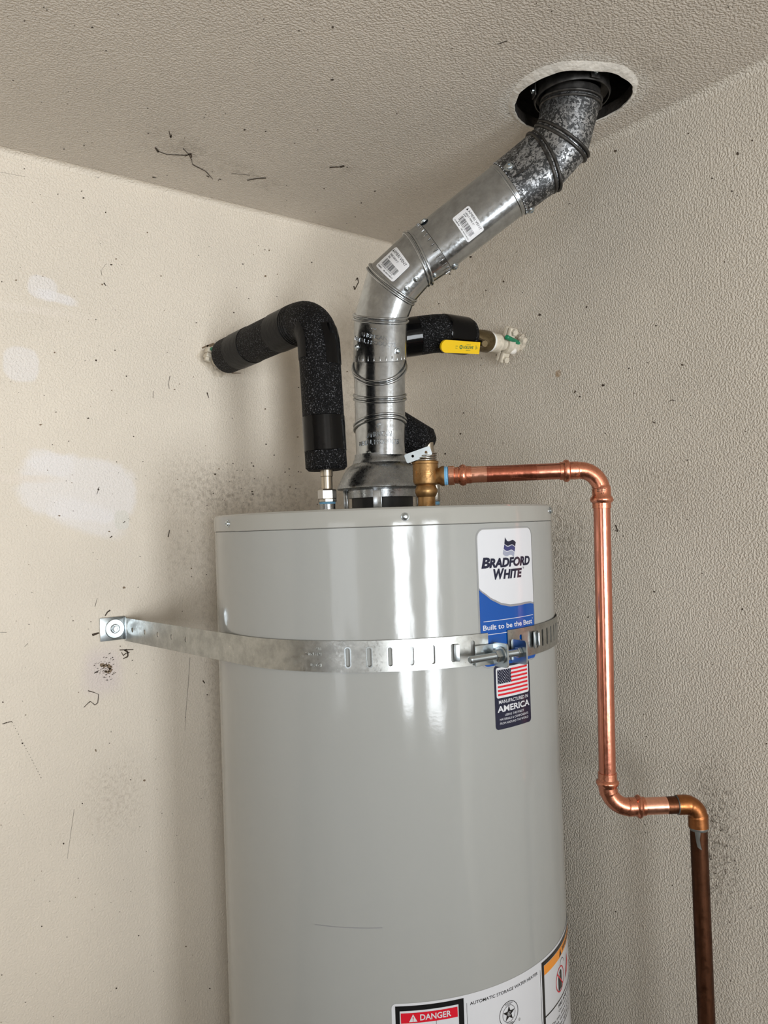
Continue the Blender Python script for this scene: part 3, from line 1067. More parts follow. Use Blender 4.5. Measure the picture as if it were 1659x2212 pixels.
# the second strap on the right
sp = cyl_pt(s_beg, ZS)
strap2 = thing('seismic_strap', 'shorter galvanised strap end with vertical slots curving away on the right side of the tank', 'strap', (sp.x, sp.y, ZS))
slots2 = []
s1 = path_s(right_path, 1124)
slots2.append(rrect(s1 - 0.0025, 0.0, s1 + 0.0025, 0.011, 0.0023, 4)[::-1])
sl = path_s(right_path, 1152)
for k in range(7):
    s = sl + 0.0085 + 0.0163 * k
    slots2.append(rrect(s - 0.0025, -0.0115, s + 0.0025, 0.0115, 0.0024, 4)[::-1])
outer = [(0.0, -HS / 2), (right_path.L, -HS / 2), (right_path.L, HS / 2), (0.0, HS / 2)]
art('strap_band', [[outer] + slots2], on_path(right_path), 'strap', strap2, 0.008, thick=0.0011, smooth=True)

# ------------------------------------------------------------------ tension bolt joining the straps
ab = PC + cyl_hit(1078, 1400)[0] / RT
NB, TB = Vector((math.cos(ab), math.sin(ab), 0)), Vector((-math.sin(ab), math.cos(ab), 0))
OB = Vector((AX.x, AX.y, 1.3650)) + NB * (RS + 0.0175)
bolt = thing('tension_bolt', 'zinc hex bolt and nut pulling the two strap ends together over the blue label', 'bolt', OB)


def solve_t(u):
    return min((abs(proj(OB + TB * (i * 0.0005)).x - u), i * 0.0005) for i in range(-300, 300))[1]


tL, tR = solve_t(1014), solve_t(1124)
prof = [(0.0030, 0), (0.0043, 0.0012)]
h = 0.0012
while h < tR - tL - 0.006:
    prof += [(0.0046, h + 0.0005), (0.0040, h + 0.00115)]
    h += 0.0013
prof += [(0.0043, tR - tL)]
MB().lathe(prof, OB + TB * tL, TB, 16).build('bolt_shaft', 'zinc', bolt, 0)
tn = solve_t(1074)
MB().lathe([(0.0060, 0), (0.0082, 0.0012), (0.0082, 0.0074), (0.0070, 0.0085)], OB + TB * (tn - 0.004), TB, 6).build('nut', 'zinc', bolt, 25)
tw = tn + 0.0046
MB().lathe([(0.0102, 0), (0.0106, 0.0004), (0.0106, 0.0014), (0.0102, 0.0018)], OB + TB * tw, TB, 28).build('washer', 'zinc', bolt, 30)
MB().lathe([(0.0060, 0), (0.0070, 0.001), (0.0070, 0.0046), (0.0055, 0.0055)], OB + TB * (tR - 0.0065), TB, 6).build('bolt_head', 'zinc', bolt, 25)


def tab(t0, foot_dir, foot_len, name, parent, zc=0.0):
    """bent plate: upright plate the bolt passes through, foot lying back over the strap"""
    mbx = MB()
    hgt = 0.030
    up = rrect(-0.0155, -hgt / 2, 0.0115, hgt / 2, 0.004, 5)     # upright, in (radial, vertical)
    vs = []
    for dt in (0.0, 0.0022):
        vs += [OB + TB * (t0 + dt) + NB * a + Z * (b + zc) for a, b in up]
    n = len(up)
    mbx.add(vs, [tuple(range(n - 1, -1, -1)), tuple(range(n, 2 * n))] + [(k, (k + 1) % n, n + (k + 1) % n, n + k) for k in range(n)])
    mbx.box(OB + TB * (t0 + 0.0011 + foot_dir * foot_len / 2) + NB * (-0.0148) + Z * zc, TB * foot_len, NB * 0.002, Z * hgt * 0.86, 0.0006)
    return mbx.build(name, 'zinc', parent, 30)


tab(tw + 0.0019, -1, 0.0300, 'bolt_plate', bolt)
tab(tR - 0.0005, 1, 0.0150, 'bolt_plate', bolt)
# hook tongues poking out of the strap slots
f1 = on_path(left_path, 0.001)
for (dx, w) in ((0.0, 0.006),):
    c = f1(s982 + 0.004, -0.001, 0.002)
    t = left_path.tan(s982)
    n = (f1(s982, 0, 1) - f1(s982, 0, 0)).normalized()
    MB().box(c, (t * 0.9 + n * 0.3).normalized() * 0.0072, (n * 0.9 - t * 0.3).normalized() * 0.0022, Z * 0.021, 0.0007).build('hook_tongue', 'zinc', bolt, 30)
f2 = on_path(right_path, 0.001)
t = right_path.tan(sl)
n = (f2(sl, 0, 1) - f2(sl, 0, 0)).normalized()
c = f2(sl, 0.001, 0.003)
MB().box(c - t * 0.002, (t * 0.85 - n * 0.25).normalized() * 0.0110, (n * 0.85 + t * 0.25).normalized() * 0.0024, Z * 0.022, 0.0008).box(c + t * 0.0065 - n * 0.0004, (t * 0.6 - n * 0.75).normalized() * 0.0080, (n * 0.6 + t * 0.75).normalized() * 0.0024, Z * 0.018, 0.0008).build('hook_tongue', 'zinc', bolt, 30)

# ------------------------------------------------------------------ draft hood on top of the tank
hood = thing('draft_hood', 'bell shaped galvanised draft hood sitting on top of the tank under the vent', 'draft hood', (AX.x, AX.y, ZTOP))
b0 = ZTOP
MB().lathe([(0.0500, 1.5775), (0.0505, 1.5850), (0.0680, 1.5868), (0.0690, 1.5880), (0.0688, 1.5900), (0.0670, 1.5935), (0.0640, 1.6000), (0.0600, 1.6085), (0.0560, 1.6155), (0.0515, 1.6210), (0.0462, 1.6245), (0.0440, 1.6262), (0.0436, 1.6290), (0.0420, 1.6320), (0.0408, 1.6345), (0.0405, 1.6400), (0.0395, 1.6400)], AX, seg=64).build('bell', 'galv_dull', hood, 35)
MB().lathe([(0.0498, 1.5735), (0.0520, 1.5735), (0.0520, 1.5850), (0.0498, 1.5850)], AX, seg=64).build('skirt', 'galv_dull', hood, 30)
MB().lathe([(0.0470, b0 - 0.0006), (0.0470, 1.5740)], AX, seg=48).build('opening_shade', 'shade_black', hood, 30)  # black colour stands for the shade in the flue opening
cdir = (CAM - AX) * Vector((1, 1, 0))
cdir.normalize()
for a in (-0.13, 1.75, -1.75):
    d = Matrix.Rotation(a, 3, 'Z') @ cdir
    e = Vector((-d.y, d.x, 0))
    p = AX + d * 0.0545
    MB().box(p + Z * 1.5700, e * 0.0135, d * 0.0012, Z * 0.0340, 0.0004).box(p + e * 0.0062 + d * 0.0025 + Z * 1.5700, e * 0.0012, d * 0.0060, Z * 0.0340, 0.0004).box(p + d * 0.003 + Z * 1.5537, e * 0.0135, d * 0.010, Z * 0.0013, 0.0004).build('leg', 'galv', hood, 30)

# ------------------------------------------------------------------ flue vent: two new elbows, a straight pipe, an old elbow
hv = Vector((hc.x - AX.x, hc.y - AX.y, 0)).normalized()
mv = Vector((-hv.y, hv.x, 0))
if mv.dot(CAM - AX) < 0:
    mv = -mv
RV = 0.0395


class Ring:
    def __init__(self, e0, e1, fr, r=RV):
        a, b = on_plane(*e0, AX, mv), on_plane(*e1, AX, mv)
        self.c = (a + b) / 2
        self.k = (b - a) / 2
        self.w = on_plane(*fr, AX + mv * r, mv) - self.c

    def at(self, t, grow=0.0):
        d = self.k * math.cos(t) + self.w * math.sin(t)
        return self.c + d * (1 + grow / d.length)

    def normal(self):
        return self.k.cross(self.w).normalized()

    def mixed(self, o, k):
        q = Ring.__new__(Ring)
        q.c, q.k, q.w = self.c.lerp(o.c, k), self.k.lerp(o.k, k), self.w.lerp(o.w, k)
        return q


NS = 64
TT = [2 * math.pi * j / NS for j in range(NS)]


def gore(r0, r1, mat, parent, name='gore', grow=(0.0, 0.0)):
    rings = [[r0.mixed(r1, i / 6).at(t, grow[0] + (grow[1] - grow[0]) * i / 6) for t in TT] for i in range(7)]
    return MB().loft(rings, caps=False).build(name, mat, parent, 60)


def bead(r, mat, parent, offs=(-0.0030, 0.0030), rad=0.0022, name='bead', grow=0.0010):
    mb_ = MB()
    n = r.normal()
    for o in offs:
        rings = []
        for t in TT:
            p = r.at(t, grow) + n * o
            d = (r.at(t) - r.c).normalized()
            rings.append([p + d * (rad * math.cos(2 * math.pi * j / 8)) + n * (rad * math.sin(2 * math.pi * j / 8)) for j in range(8)])
        mb_.loft(rings, closed=True)
    return mb_.build(name, mat, parent, 60)


def gmap(r0, r1, tc, lc, rot=0.0, lift=0.0004):
    """metres about (tc, lc) on the gore -> world; x runs from the upper-left edge to the lower-right one, y along the pipe"""
    Lg = (r1.c - r0.c).length
    c, s = math.cos(rot), math.sin(rot)

    def f(x, y, z=0):
        x, y = x * c - y * s, x * s + y * c
        return r0.mixed(r1, lc + y / Lg).at(tc - x / RV, lift + z)
    return f


def find(r0, r1, u, v):
    best = None
    for i in range(-2, 23):
        for j in range(0, 73):
            t, l = math.pi * j / 72, i / 20
            e = (proj(r0.mixed(r1, l).at(t)) - Vector((u, v))).length
            if best is None or e < best[0]:
                best = (e, t, l)
    return best[1], best[2]


G0 = Ring((769.5, 985), (875, 983), (821, 981))
G1 = Ring((767, 925), (875, 912), (821, 899))
G2 = Ring((766, 858), (875, 857), (821, 864))
G3 = Ring((764, 798), (875, 787), (821, 827))
G4 = Ring((765, 777), (876, 774), (821, 778))
H0 = Ring((764, 781), (877, 777), (821, 782))
H1 = Ring((765, 684), (880, 690), (822, 693))
H2 = Ring((797, 576), (895, 652), (843, 622))
H3 = Ring((877, 503), (928, 615), (912, 555))
H4 = Ring((905, 484), (974, 583), (943, 530))
P1 = Ring((1067, 355), (1135, 460), (1108, 397))
O1 = Ring((1148, 287), (1200, 413), (1193, 345))
O2 = Ring((1161, 270), (1267, 340), (1216, 288))
O3 = Ring((1169, 224), (1298, 221), (1236, 197))
O4 = Ring((1174, 199), (1297, 196), (1236, 174))


def rivet_at(r0, r1, u, v, parent, rad=1.0, name='screw'):
    t, l = find(r0, r1, u, v)
    q = r0.mixed(r1, l)
    p = q.at(t, 0.0002)
    return place(scr_src, name, parent, p, p - q.c, 0.0, rad)


def emboss(r0, r1, uv, lines, parent, rot):
    t, l = find(r0, r1, *uv)
    bm_ = bmesh.new()
    for s_, x_, y_, w_ in lines:
        text_bm(bm_, s_, x_, y_, w_, 0.0066, 0.0, align='L')
    return art_bm('embossed_lettering', bm_, gmap(r0, r1, t, l, rot, 0.0001), 'galv_dull', parent, 0.004, thick=0.0012)


vent_low = thing('vent_elbow', 'lower bright galvanised vent elbow turned straight, standing on the draft hood', 'vent elbow', G0.c, 'galvanised vent elbows')
gore(G0, G1, 'galv', vent_low)
gore(G1, G2, 'galv', vent_low)
gore(G2, G3, 'galv', vent_low)
gore(G3, G4, 'galv', vent_low, grow=(0, -0.0008))
for g in (G1, G2, G3):
    bead(g, 'galv', vent_low)
emboss(G0, G1, (815, 944), (('4"', -0.004, 0.011, 0.008), ('AMERICAN', -0.018, 0.0010, 0.040), ('METAL PRODUCTS', -0.034, -0.0085, 0.070)), vent_low, 0.0)
rivet_at(G0, G1, 796, 980, vent_low, 1.15)

vent_mid = thing('vent_elbow', 'bright galvanised vent elbow bending towards the ceiling, with a small white sticker', 'vent elbow', H0.c, 'galvanised vent elbows')
gore(H0, H1, 'galv', vent_mid, grow=(0.0008, 0))
gore(H1, H2, 'galv', vent_mid)
gore(H2, H3, 'galv', vent_mid)
gore(H3, H4, 'galv', vent_mid, grow=(0, 0.0014))
for g in (H1, H2, H3):
    bead(g, 'galv', vent_mid)
emboss(H0, H1, (812, 733), (('5"', -0.010, 0.0110, 0.008), ('AMERICAN', -0.026, 0.0010, 0.042), ('METAL PRODUCTS', -0.040, -0.0085, 0.072)), vent_mid, -0.13)
for (u, v) in ((772, 749), (858, 760)):
    rivet_at(H0, H1, u, v, vent_mid, 1.15)
for (u, v) in ((901, 603), (877, 624)):
    rivet_at(H2, H3, u, v, vent_mid, 0.85, 'rivet')
rivet_at(H3, H4, 939, 594, vent_mid, 0.75, 'rivet')
for (u, v) in ((914, 482), (981, 575)):
    rivet_at(H4, P1, u, v, vent_mid, 1.25)
# crimp flutes pressed into both elbow ends
mb = MB()
for k in range(11):
    t = math.radians(25 + 13 * k)
    p, q = H0.mixed(H1, 0.02).at(t, 0.0004), H0.mixed(H1, 0.14).at(t, 0.0004)
    pa = Path([p, p.lerp(q, 0.5), q])
    sweep(mb, pa, [(0.0, 0.0005), (pa.L * 0.3, 0.0009), (pa.L * 0.7, 0.0009), (pa.L, 0.0005)], 8)
for k in range(14):
    t = math.radians(10 + 12.3 * k)
    p, q = H3.mixed(H4, 0.62).at(t, 0.0004), H3.mixed(H4, 0.97).at(t, 0.0012)
    pa = Path([p, p.lerp(q, 0.5), q])
    sweep(mb, pa, [(0.0, 0.0004), (pa.L * 0.5, 0.0014), (pa.L, 0.0014)], 8)
mb.build('crimped_edge', 'galv', vent_mid, 60)['kind'] = 'stuff'

vent_pipe = thing('vent_pipe', 'straight bright galvanised vent pipe sloping up between two elbows, with a white barcode sticker', 'vent pipe', H4.c)
gore(H4, P1, 'galv', vent_pipe, 'pipe_wall', grow=(0.0002, 0.0002))
mb = MB()
for k in range(44):
    t = 2 * math.pi * k / 44
    q = P1.at(t, 0.0012)
    mb.lathe([(0.0002, -0.0015), (0.0013, -0.0008), (0.0013, 0.0008), (0.0002, 0.0015)], q - P1.normal() * 0.0005, (P1.at(t) - P1.c), 6)
mb.build('crimped_edge', 'galv', vent_pipe, 60)['kind'] = 'stuff'
bead(H4.mixed(P1, 0.955), 'galv', vent_pipe, (0.0,), 0.0016, grow=0.0002)


def barcode_sticker(r0, r1, uv, w, h, rot, parent, words):
    t, l = find(r0, r1, *uv)
    st = art('sticker', [rrect(-w / 2, -h / 2, w / 2, h / 2, 0.003)], gmap(r0, r1, t, l, rot, 0.0008), 'paper', parent, 0.003, smooth=True)
    bm_ = bmesh.new()
    text_bm(bm_, words[0], -w * 0.36, h * 0.30, w * 0.76, h * 0.12, 0.0)
    add_poly(bm_, [(-w * 0.45, h * 0.30), (-w * 0.38, h * 0.30), (-w * 0.415, h * 0.42)])
    text_bm(bm_, words[1], -w * 0.38, h * 0.15, w * 0.50, h * 0.075, 0.01)
    text_bm(bm_, words[2], -w * 0.38, h * 0.045, w * 0.14, h * 0.07, 0.01)
    g_ = random.Random(3)
    x = -w * 0.36
    while x < w * 0.36:
        b_ = w * g_.choice((0.008, 0.012, 0.02))
        add_poly(bm_, rect(x, -h * 0.27, x + b_, 0.0))
        x += b_ + w * g_.choice((0.010, 0.016, 0.022))
    text_bm(bm_, words[3], -w * 0.30, -h * 0.33, w * 0.60, h * 0.05, 0.0)
    text_bm(bm_, words[4], -w * 0.42, -h * 0.43, w * 0.26, h * 0.055, 0.01)
    text_bm(bm_, words[5], -w * 0.06, -h * 0.43, w * 0.46, h * 0.055, 0.01)
    art_bm('sticker_print', bm_, gmap(r0, r1, t, l, rot, 0.0010), 'label_black', st, 0.004)


def end_seam(r, parent, grow):
    n_ = r.normal()
    return MB().loft([[r.at(t, g_) + n_ * o_ for t in TT] for g_, o_ in ((0.0, 0.0004), (grow, 0.0004), (grow, -0.0008), (0.0, -0.0008))], closed=True).build('lap_edge', 'gap', parent, 60)


end_seam(H4, vent_mid, 0.0009)
end_seam(P1, vent_pipe, 0.0010)
barcode_sticker(H4, P1, (1014, 485), 0.0405, 0.0300, 0.0, vent_pipe, ('AMERI VENT', 'VENT PIPE 3"', '3VP', '8 80402 01303 5', '010M308', 'L0801  MADE IN MEXICO'))
barcode_sticker(H2, H3, (848, 569), 0.0390, 0.0290, 0.0, vent_mid, ('AMERI VENT', '90DEG ELBOW 3"', '3E', '8 80402 01310 5', '010M402', 'L0801  MADE IN MEXICO'))

vent_old = thing('vent_elbow', 'weathered mottled dark grey vent elbow entering the hole in the ceiling', 'vent elbow', P1.c, 'galvanised vent elbows')
gore(P1, O1, 'spangle', vent_old, grow=(0.0014, 0.0008))
gore(O1, O2, 'spangle', vent_old)
gore(O2, O3, 'spangle', vent_old)
gore(O3, O4, 'dark_steel', vent_old)
for g in (O1, O2):
    bead(g, 'dark_steel', vent_old, (-0.0035, 0.0035), 0.0025, grow=0.0008)
bead(O3, 'dark_steel', vent_old, (-0.003, 0.004), 0.0022, grow=0.0004)
rivet_at(P1, O1, 1101, 362, vent_old, 1.5)
rivet_at(P1, O1, 1147, 453, vent_old, 1.4)
art('lap_seam', [rect(-0.0008, -0.014, 0.0008, 0.010)], gmap(P1, O1, *find(P1, O1, 1128, 372), 0.0, 0.0016), 'dark_steel', vent_old, thick=0.0012)
# neck continuing upwards inside the collar
up = O4.c + Vector((0, 0, 0.16))
mb = MB().lathe([(0.0395, 0.0), (0.0395, 0.17)], O4.c - Z * 0.002, Z, 48, caps=False)
mb.build('neck', 'dark_steel', vent_old, 60)

cc = Vector((O4.c.x, O4.c.y, CEIL))
collar = thing('vent_collar', 'sooty sheet metal collar set inside the ceiling hole round the old elbow', 'vent collar', cc)
zc = on_plane(1236, 176, cc + mv * 0.05, mv).z
MB().lathe([(0.0515, 0.0), (0.0530, 0.0), (0.0545, 0.004), (0.0530, 0.010), (0.0530, 0.20), (0.0515, 0.20)], Vector((cc.x, cc.y, CEIL - 0.001)), Z, 56, caps=False).build('collar_wall', 'dark_steel', collar, 50)
MB().lathe([(0.0408, 0.010), (0.0515, 0.006), (0.0515, 0.009), (0.0408, 0.013)], Vector((cc.x, cc.y, CEIL)), Z, 48, caps=False).build('collar_lip', 'dark_steel', collar, 50)
for a in (0.35, 2.2, -1.4):
    d = Matrix.Rotation(a, 3, 'Z') @ cdir
    e = Vector((-d.y, d.x, 0))
    MB().box(cc + d * 0.0575 + Z * 0.010, e * 0.014, d * 0.002, Z * 0.022, 0.0006).build('collar_tab', 'dark_steel', collar, 30)
    place(scr_src, 'screw', collar, cc + d * 0.0585 + Z * 0.008, d)

# ------------------------------------------------------------------ left insulated water pipe
lrng = random.Random(11)
n1 = Vector((0.4246, 0.353, ZTOP))
pw = on_plane(489, 770, (0.4246, 0, 0), X)
pe = Vector((0.4285, 0.3480, 1.8435))
pb = at_depth(705.5, 1016, 1.1515)
lpipe = thing('insulated_water_pipe', 'black foam wrapped water pipe running from the left wall down to the tank top', 'water pipe', (n1.x, n1.y, ZTOP))
LP = Path(fillet([pw, pe, pb], 0.048, 14))
RI = 0.0305
s_corner = LP.near(690, 690)


def lsec(a, b, r, mat, name, seg=32, round_=0.002, wob=0.0):
    mbx = MB()
    sweep(mbx, LP, [(a, r - round_), (a + round_, r), (b - round_, r), (b, r - round_)], seg, wob=wob, rng=lrng)
    return mbx.build(name, mat, lpipe, 40)


lsec(0.0, LP.L, RI, 'foam', 'foam_sleeve', 36, 0.004)
q1, q2 = LP.near(512, 757), LP.near(545, 743)
lsec(q1, q2, RI + 0.0008, 'tape_matte', 'tape_band', round_=0.0008)
q3, q4 = LP.near(600, 718), LP.near(636, 700)
lsec(q3, q4, RI + 0.0010, 'tape_matte', 'tape_band', round_=0.0008)
for k in range(4):
    s_ = q4 - 0.003 + 0.0052 * k
    lsec(s_, s_ + 0.0040, RI + 0.0012 - 0.0002 * k, 'tape_matte', 'tape_wrinkle', round_=0.0012)
e1, e2 = LP.L - 0.0790, LP.L - 0.0275
lsec(e1, e2, RI + 0.0009, 'tape', 'tape_band', round_=0.0008)


def tape_patch(a, b, t0, t1, mat):
    """strip of tape lying on part of the sleeve"""
    t = LP.tan((a + b) / 2)
    y = (CAM - LP.at((a + b) / 2))
    y = (y - t * y.dot(t)).normalized()
    x = t.cross(y)
    rr = RI + 0.0009
    loops = []
    for i in range(9):
        s_ = a + (b - a) * i / 8
        skew = 0.25 * (i / 8) * (1 if t1 > 0 else -0.3)
        row = []
        for j in range(9):
            th_ = t0 + skew + (t1 - t0 - skew) * j / 8
            tt = LP.tan(s_)
            yy = (y - tt * y.dot(tt)).normalized()
            xx = tt.cross(yy)
            row.append(LP.at(s_) + (yy * math.cos(th_) + xx * math.sin(th_)) * rr)
        loops.append(row)
    vs = [p for row in loops for p in row]
    MB().add(vs, [(i * 9 + j, i * 9 + j + 1, i * 9 + j + 10, i * 9 + j + 9) for i in range(8) for j in range(8)]).build('tape_strip', mat, lpipe, 60)


st1, st2 = LP.near(698, 720), LP.near(700, 792)
tside = LP.tan(st1).cross((CAM - LP.at(st1)).normalized())
sg = 1 if tside.dot(CR) > 0 else -1
tape_patch(st1, st2, sg * 0.25, sg * 1.45, 'tape')
tape_patch(LP.near(690, 700), LP.near(690, 775), -sg * 1.5, -sg * 0.62, 'tape_matte')
# metal pipe end, union nut, seal and nipple under the sleeve
ax_l = (pb - n1).normalized()
ax_l = Z


def zl(v):
    return on_plane(707, v, (0, 0.353, 0), Y).z


zb = pb.z
MB().lathe([(0.0084, zl(1060) - ZTOP), (0.0084, zl(1030) - ZTOP), (0.0092, zl(1029) - ZTOP), (0.0092, zb - ZTOP + 0.01)], n1, Z, 24).build('pipe_end', 'flex', lpipe, 35)
MB().lathe([(0.0100, zl(1056) - ZTOP), (0.0125, zl(1057.5) - ZTOP), (0.0137, zl(1060) - ZTOP), (0.0137, zl(1077) - ZTOP), (0.0130, zl(1078.5) - ZTOP)][::-1], n1, Z, 6).build('union_nut', 'steel', lpipe, 25)
MB().lathe([(0.0120, zl(1085) - ZTOP), (0.0138, zl(1084) - ZTOP), (0.0138, zl(1079) - ZTOP), (0.0120, zl(1077.5) - ZTOP)], n1, Z, 8).build('union_collar', 'steel', lpipe, 25)
MB().lathe([(0.0116, zl(1089) - ZTOP), (0.0121, zl(1087) - ZTOP), (0.0116, zl(1085) - ZTOP)], n1, Z, 28).build('thread_seal', 'blue_tape', lpipe, 35)
MB().lathe([(0.0114, -0.0005), (0.0114, zl(1088) - ZTOP)], n1, Z, 28).build('nipple', 'galv_dull', lpipe, 35)
MB().lathe([(0.0105, 0.0), (0.0105, pw.y + 0.02)], Vector((pw.x, -0.004, pw.z)), Y, 20).build('pipe_stub', 'cream_paint', lpipe, 35)

# ------------------------------------------------------------------ right insulated water pipe with shut-off valve
yr = 0.345
zr = on_plane(1040, 736, (0, yr, 0), Y).z
n2 = Vector((0.2214, 0.353, ZTOP))
rpipe = thing('insulated_water_pipe', 'black foam wrapped water pipe bending behind the vent to the right wall', 'water pipe', (n2.x, n2.y, ZTOP))
xe = on_plane(1016, 728, (0, yr, 0), Y).x
p_hi = Vector((xe, yr, on_plane(1010, 727, (0, yr, 0), Y).z))
p_l = Vector((0.268, 0.297, on_plane(860, 722, (0, yr, 0), Y).z))
p_lo = Vector((0.268, 0.286, 1.705))
p_b = Vector((n2.x + 0.004, n2.y - 0.002, 1.652))
RP = Path(fillet([p_hi, Vector((0.180, 0.342, p_hi.z)), p_l, p_lo, p_b], [0.09, 0.045, 0.04], 10))
RIR = 0.0315
mb = MB()
sweep(mb, RP, [(0.0, RIR - 0.011), (0.002, RIR - 0.006), (0.006, RIR - 0.002), (0.012, RIR), (RP.L - 0.010, RIR + 0.001), (RP.L, RIR - 0.007)], 36)
mb.build('foam_sleeve', 'foam', rpipe, 40)


def rsec(a, b, r, mat, name, slant=0.0):
    mbx = MB()
    sweep(mbx, RP, [(a, r - 0.001), (a + 0.001, r), (b - 0.001, r), (b, r - 0.001)], 36)
    return mbx.build(name, mat, rpipe, 40)


rsec(RP.near(1003, 727), RP.near(955, 724), RIR + 0.0009, 'tape', 'tape_band')
rsec(RP.near(903, 722), RP.near(884, 720) + 0.06, RIR + 0.0009, 'tape', 'tape_band')
mb = MB()
sweep(mb, Path([p_b + Vector((0, 0, 0.01)), Vector((n2.x, n2.y, ZTOP + 0.04))]), [(0.0, 0.0095), (0.06, 0.0095)], 20)
mb.build('flex_hose', 'flex', rpipe, 35)
MB().lathe([(0.0130, 0.0135), (0.0137, 0.015), (0.0137, 0.040), (0.011, 0.043)], n2, Z, 6).build('union_nut', 'steel', rpipe, 25)
MB().lathe([(0.0116, 0.0085), (0.0122, 0.011), (0.0116, 0.0135)], n2, Z, 28).build('thread_seal', 'blue_tape', rpipe, 35)
MB().lathe([(0.0114, -0.0005), (0.0114, 0.009)], n2, Z, 28).build('nipple', 'galv_dull', rpipe, 35)
# ball valve: body along -X
xv0, xv1 = xe + 0.002, on_plane(1056, 738, (0, yr, 0), Y).x
pv = Vector((xv0, yr, zr))
L_ = xv0 - xv1
valve = thing('ball_valve', 'tarnished brass ball valve with a yellow lever on the right hand pipe', 'valve', pv)
MB().lathe([(0.0100, -0.006), (0.0135, 0.0), (0.0145, 0.004), (0.0165, 0.008), (0.0180, L_ * 0.4), (0.0190, L_ * 0.6), (0.0192, L_ * 0.9), (0.0170, L_)], pv, -X, 28).build('valve_body', 'brass_dull', valve, 40)
MB().lathe([(0.0170, 0.0), (0.0178, 0.002), (0.0170, 0.0045)], Vector((xv1 + 0.0005, yr, zr)), -X, 28).build('thread_seal', 'white_tape', valve, 40)
sd = (CAM - pv).normalized() * 0.75 - Z * 0.35 + X * 0.15
sd.normalize()
vc = on_plane(1036, 747, (0, yr + 0.016, 0), Y)
st = Vector((vc.x, yr, zr - 0.004))
sd = Vector((0.25, 0.92, -0.30)).normalized()
MB().lathe([(0.0085, 0.010), (0.0085, 0.0240), (0.0066, 0.0260), (0.0066, 0.0420), (0.0056, 0.0430)], st, sd, 8).build('valve_stem', 'brass_dull', valve, 30)
lev0 = at_depth(1031, 751, (st + sd * 0.040 - CAM).dot(FWD0))
lev1 = at_depth(950, 747, (st + sd * 0.042 - CAM).dot(FWD0) - 0.040)
lx = (lev1 - lev0).normalized()
ly = sd.cross(lx).normalized()
if ly.z < 0:
    ly = -ly
lz = lx.cross(ly).normalized()
if lz.dot(CAM - lev0) < 0:
    lz = -lz
LL, LH = (lev1 - lev0).length, 0.0205


def lever_map(lift):
    return lambda x, y, z=0: lev0 + lx * x + ly * y + lz * (lift + z)


outl = [(-0.002, -LH / 2), (-0.002 + 0.0, LH / 2 - 0.001)] + [(LL - LH / 2 + LH / 2 * math.sin(a * math.pi / 10), LH / 2 * math.cos(a * math.pi / 10)) for a in range(0, 11)]
lever = art('lever', [outl], lever_map(0.0), 'yellow', valve, None, thick=0.0042, smooth=True, label='yellow lever grip with green print')
bm = bmesh.new()
text_bm(bm, 'FORTUNE', 0.0, 0.0, 0.0210, 0.0046, 0.02)
text_bm(bm, 'PRESS', 0.006, 0.0062, 0.009, 0.0016, 0.0)
text_bm(bm, 'VALVE', 0.006, -0.0030, 0.009, 0.0016, 0.0)
add_poly(bm, ringpoly(-0.0048, 0.0022, 0.0022, 0.0034, 20))
add_poly(bm, rect(-0.0052, 0.0, -0.0044, 0.0044))
text_bm(bm, '3/4"', -0.0165, 0.0038, 0.0045, 0.0014, 0.0)
text_bm(bm, '600', -0.0165, 0.0005, 0.0045, 0.0014, 0.0)
for k in range(3):
    add_poly(bm, stroke((0.0265 + 0.0016 * k, 0.0055 - 0.001 * k), (0.0262 + 0.0018 * k, -0.002 + 0.002 * k), 0.0006))
flip = lambda x, y, z=0: lev0 + lx * (0.0330 - x) + ly * (-(y - 0.0022)) + lz * 0.0045
# the print reads upside down from here
flip_r = lambda x, y, z=0: flip(x, y, z)
art_bm('lever_print', bm, flip_r, 'green_ink', lever)

# overpainted fitting and earth clamp against the right wall
fw = Vector((0.0, yr, zr))
xf0, xf1 = xv1 - 0.004, 0.0
MB().lathe([(0.0145, 0.0), (0.0165, 0.003), (0.0165, 0.018), (0.0140, 0.021), (0.0118, 0.022), (0.0118, xf0 + 0.006)], Vector((xf0, yr, zr)), -X, 24).build('pipe_stub', 'cream_paint', rpipe, 35)


def bolt_head(mb_, c, d, r=0.006, h_=0.007):
    return mb_.lathe([(r * 0.9, 0), (r, 0.0008), (r, h_ - 0.001), (r * 0.8, h_)], c, d, 6)


def earth_clamp(label, c, axis, right_dir):
    """two cast jaws bolted round a pipe whose axis is given; overpainted in the wall colour"""
    k = thing('earth_clamp', label, 'clamp', c)
    v_ = axis.cross(right_dir).normalized()
    for sgn, nm in ((1, 'jaw'), (-1, 'jaw')):
        mbx = MB()
        rings = []
        for i in range(11):
            a = math.pi * (i / 10) * 0.9 + math.pi * 0.05
            d = (right_dir * math.cos(a) + v_ * math.sin(a) * sgn)
            rings.append([c + d * r_ + axis * h_ for r_, h_ in ((0.0122, -0.007), (0.0165, -0.007), (0.0165, 0.007), (0.0122, 0.007))])
        mbx.loft(rings)
        for sx_ in (-1, 1):
            mbx.box(c + right_dir * (0.0225 * sx_) + v_ * (0.0045 * sgn), right_dir * 0.018, v_ * 0.0075, axis * 0.016, 0.0015)
        mbx.build(nm, 'cream_paint', k, 40)
    for sx_ in (-1, 1):
        p = c + right_dir * (0.0250 * sx_)
        mbx = MB().lathe([(0.0028, -0.012), (0.0028, 0.012)], p, v_, 10)
        bolt_head(mbx, p + v_ * 0.0075, v_)
        bolt_head(mbx, p - v_ * 0.0070, -v_, 0.0052, 0.005)
        mbx.build('clamp_bolt', 'cream_paint', k, 30)
    return k


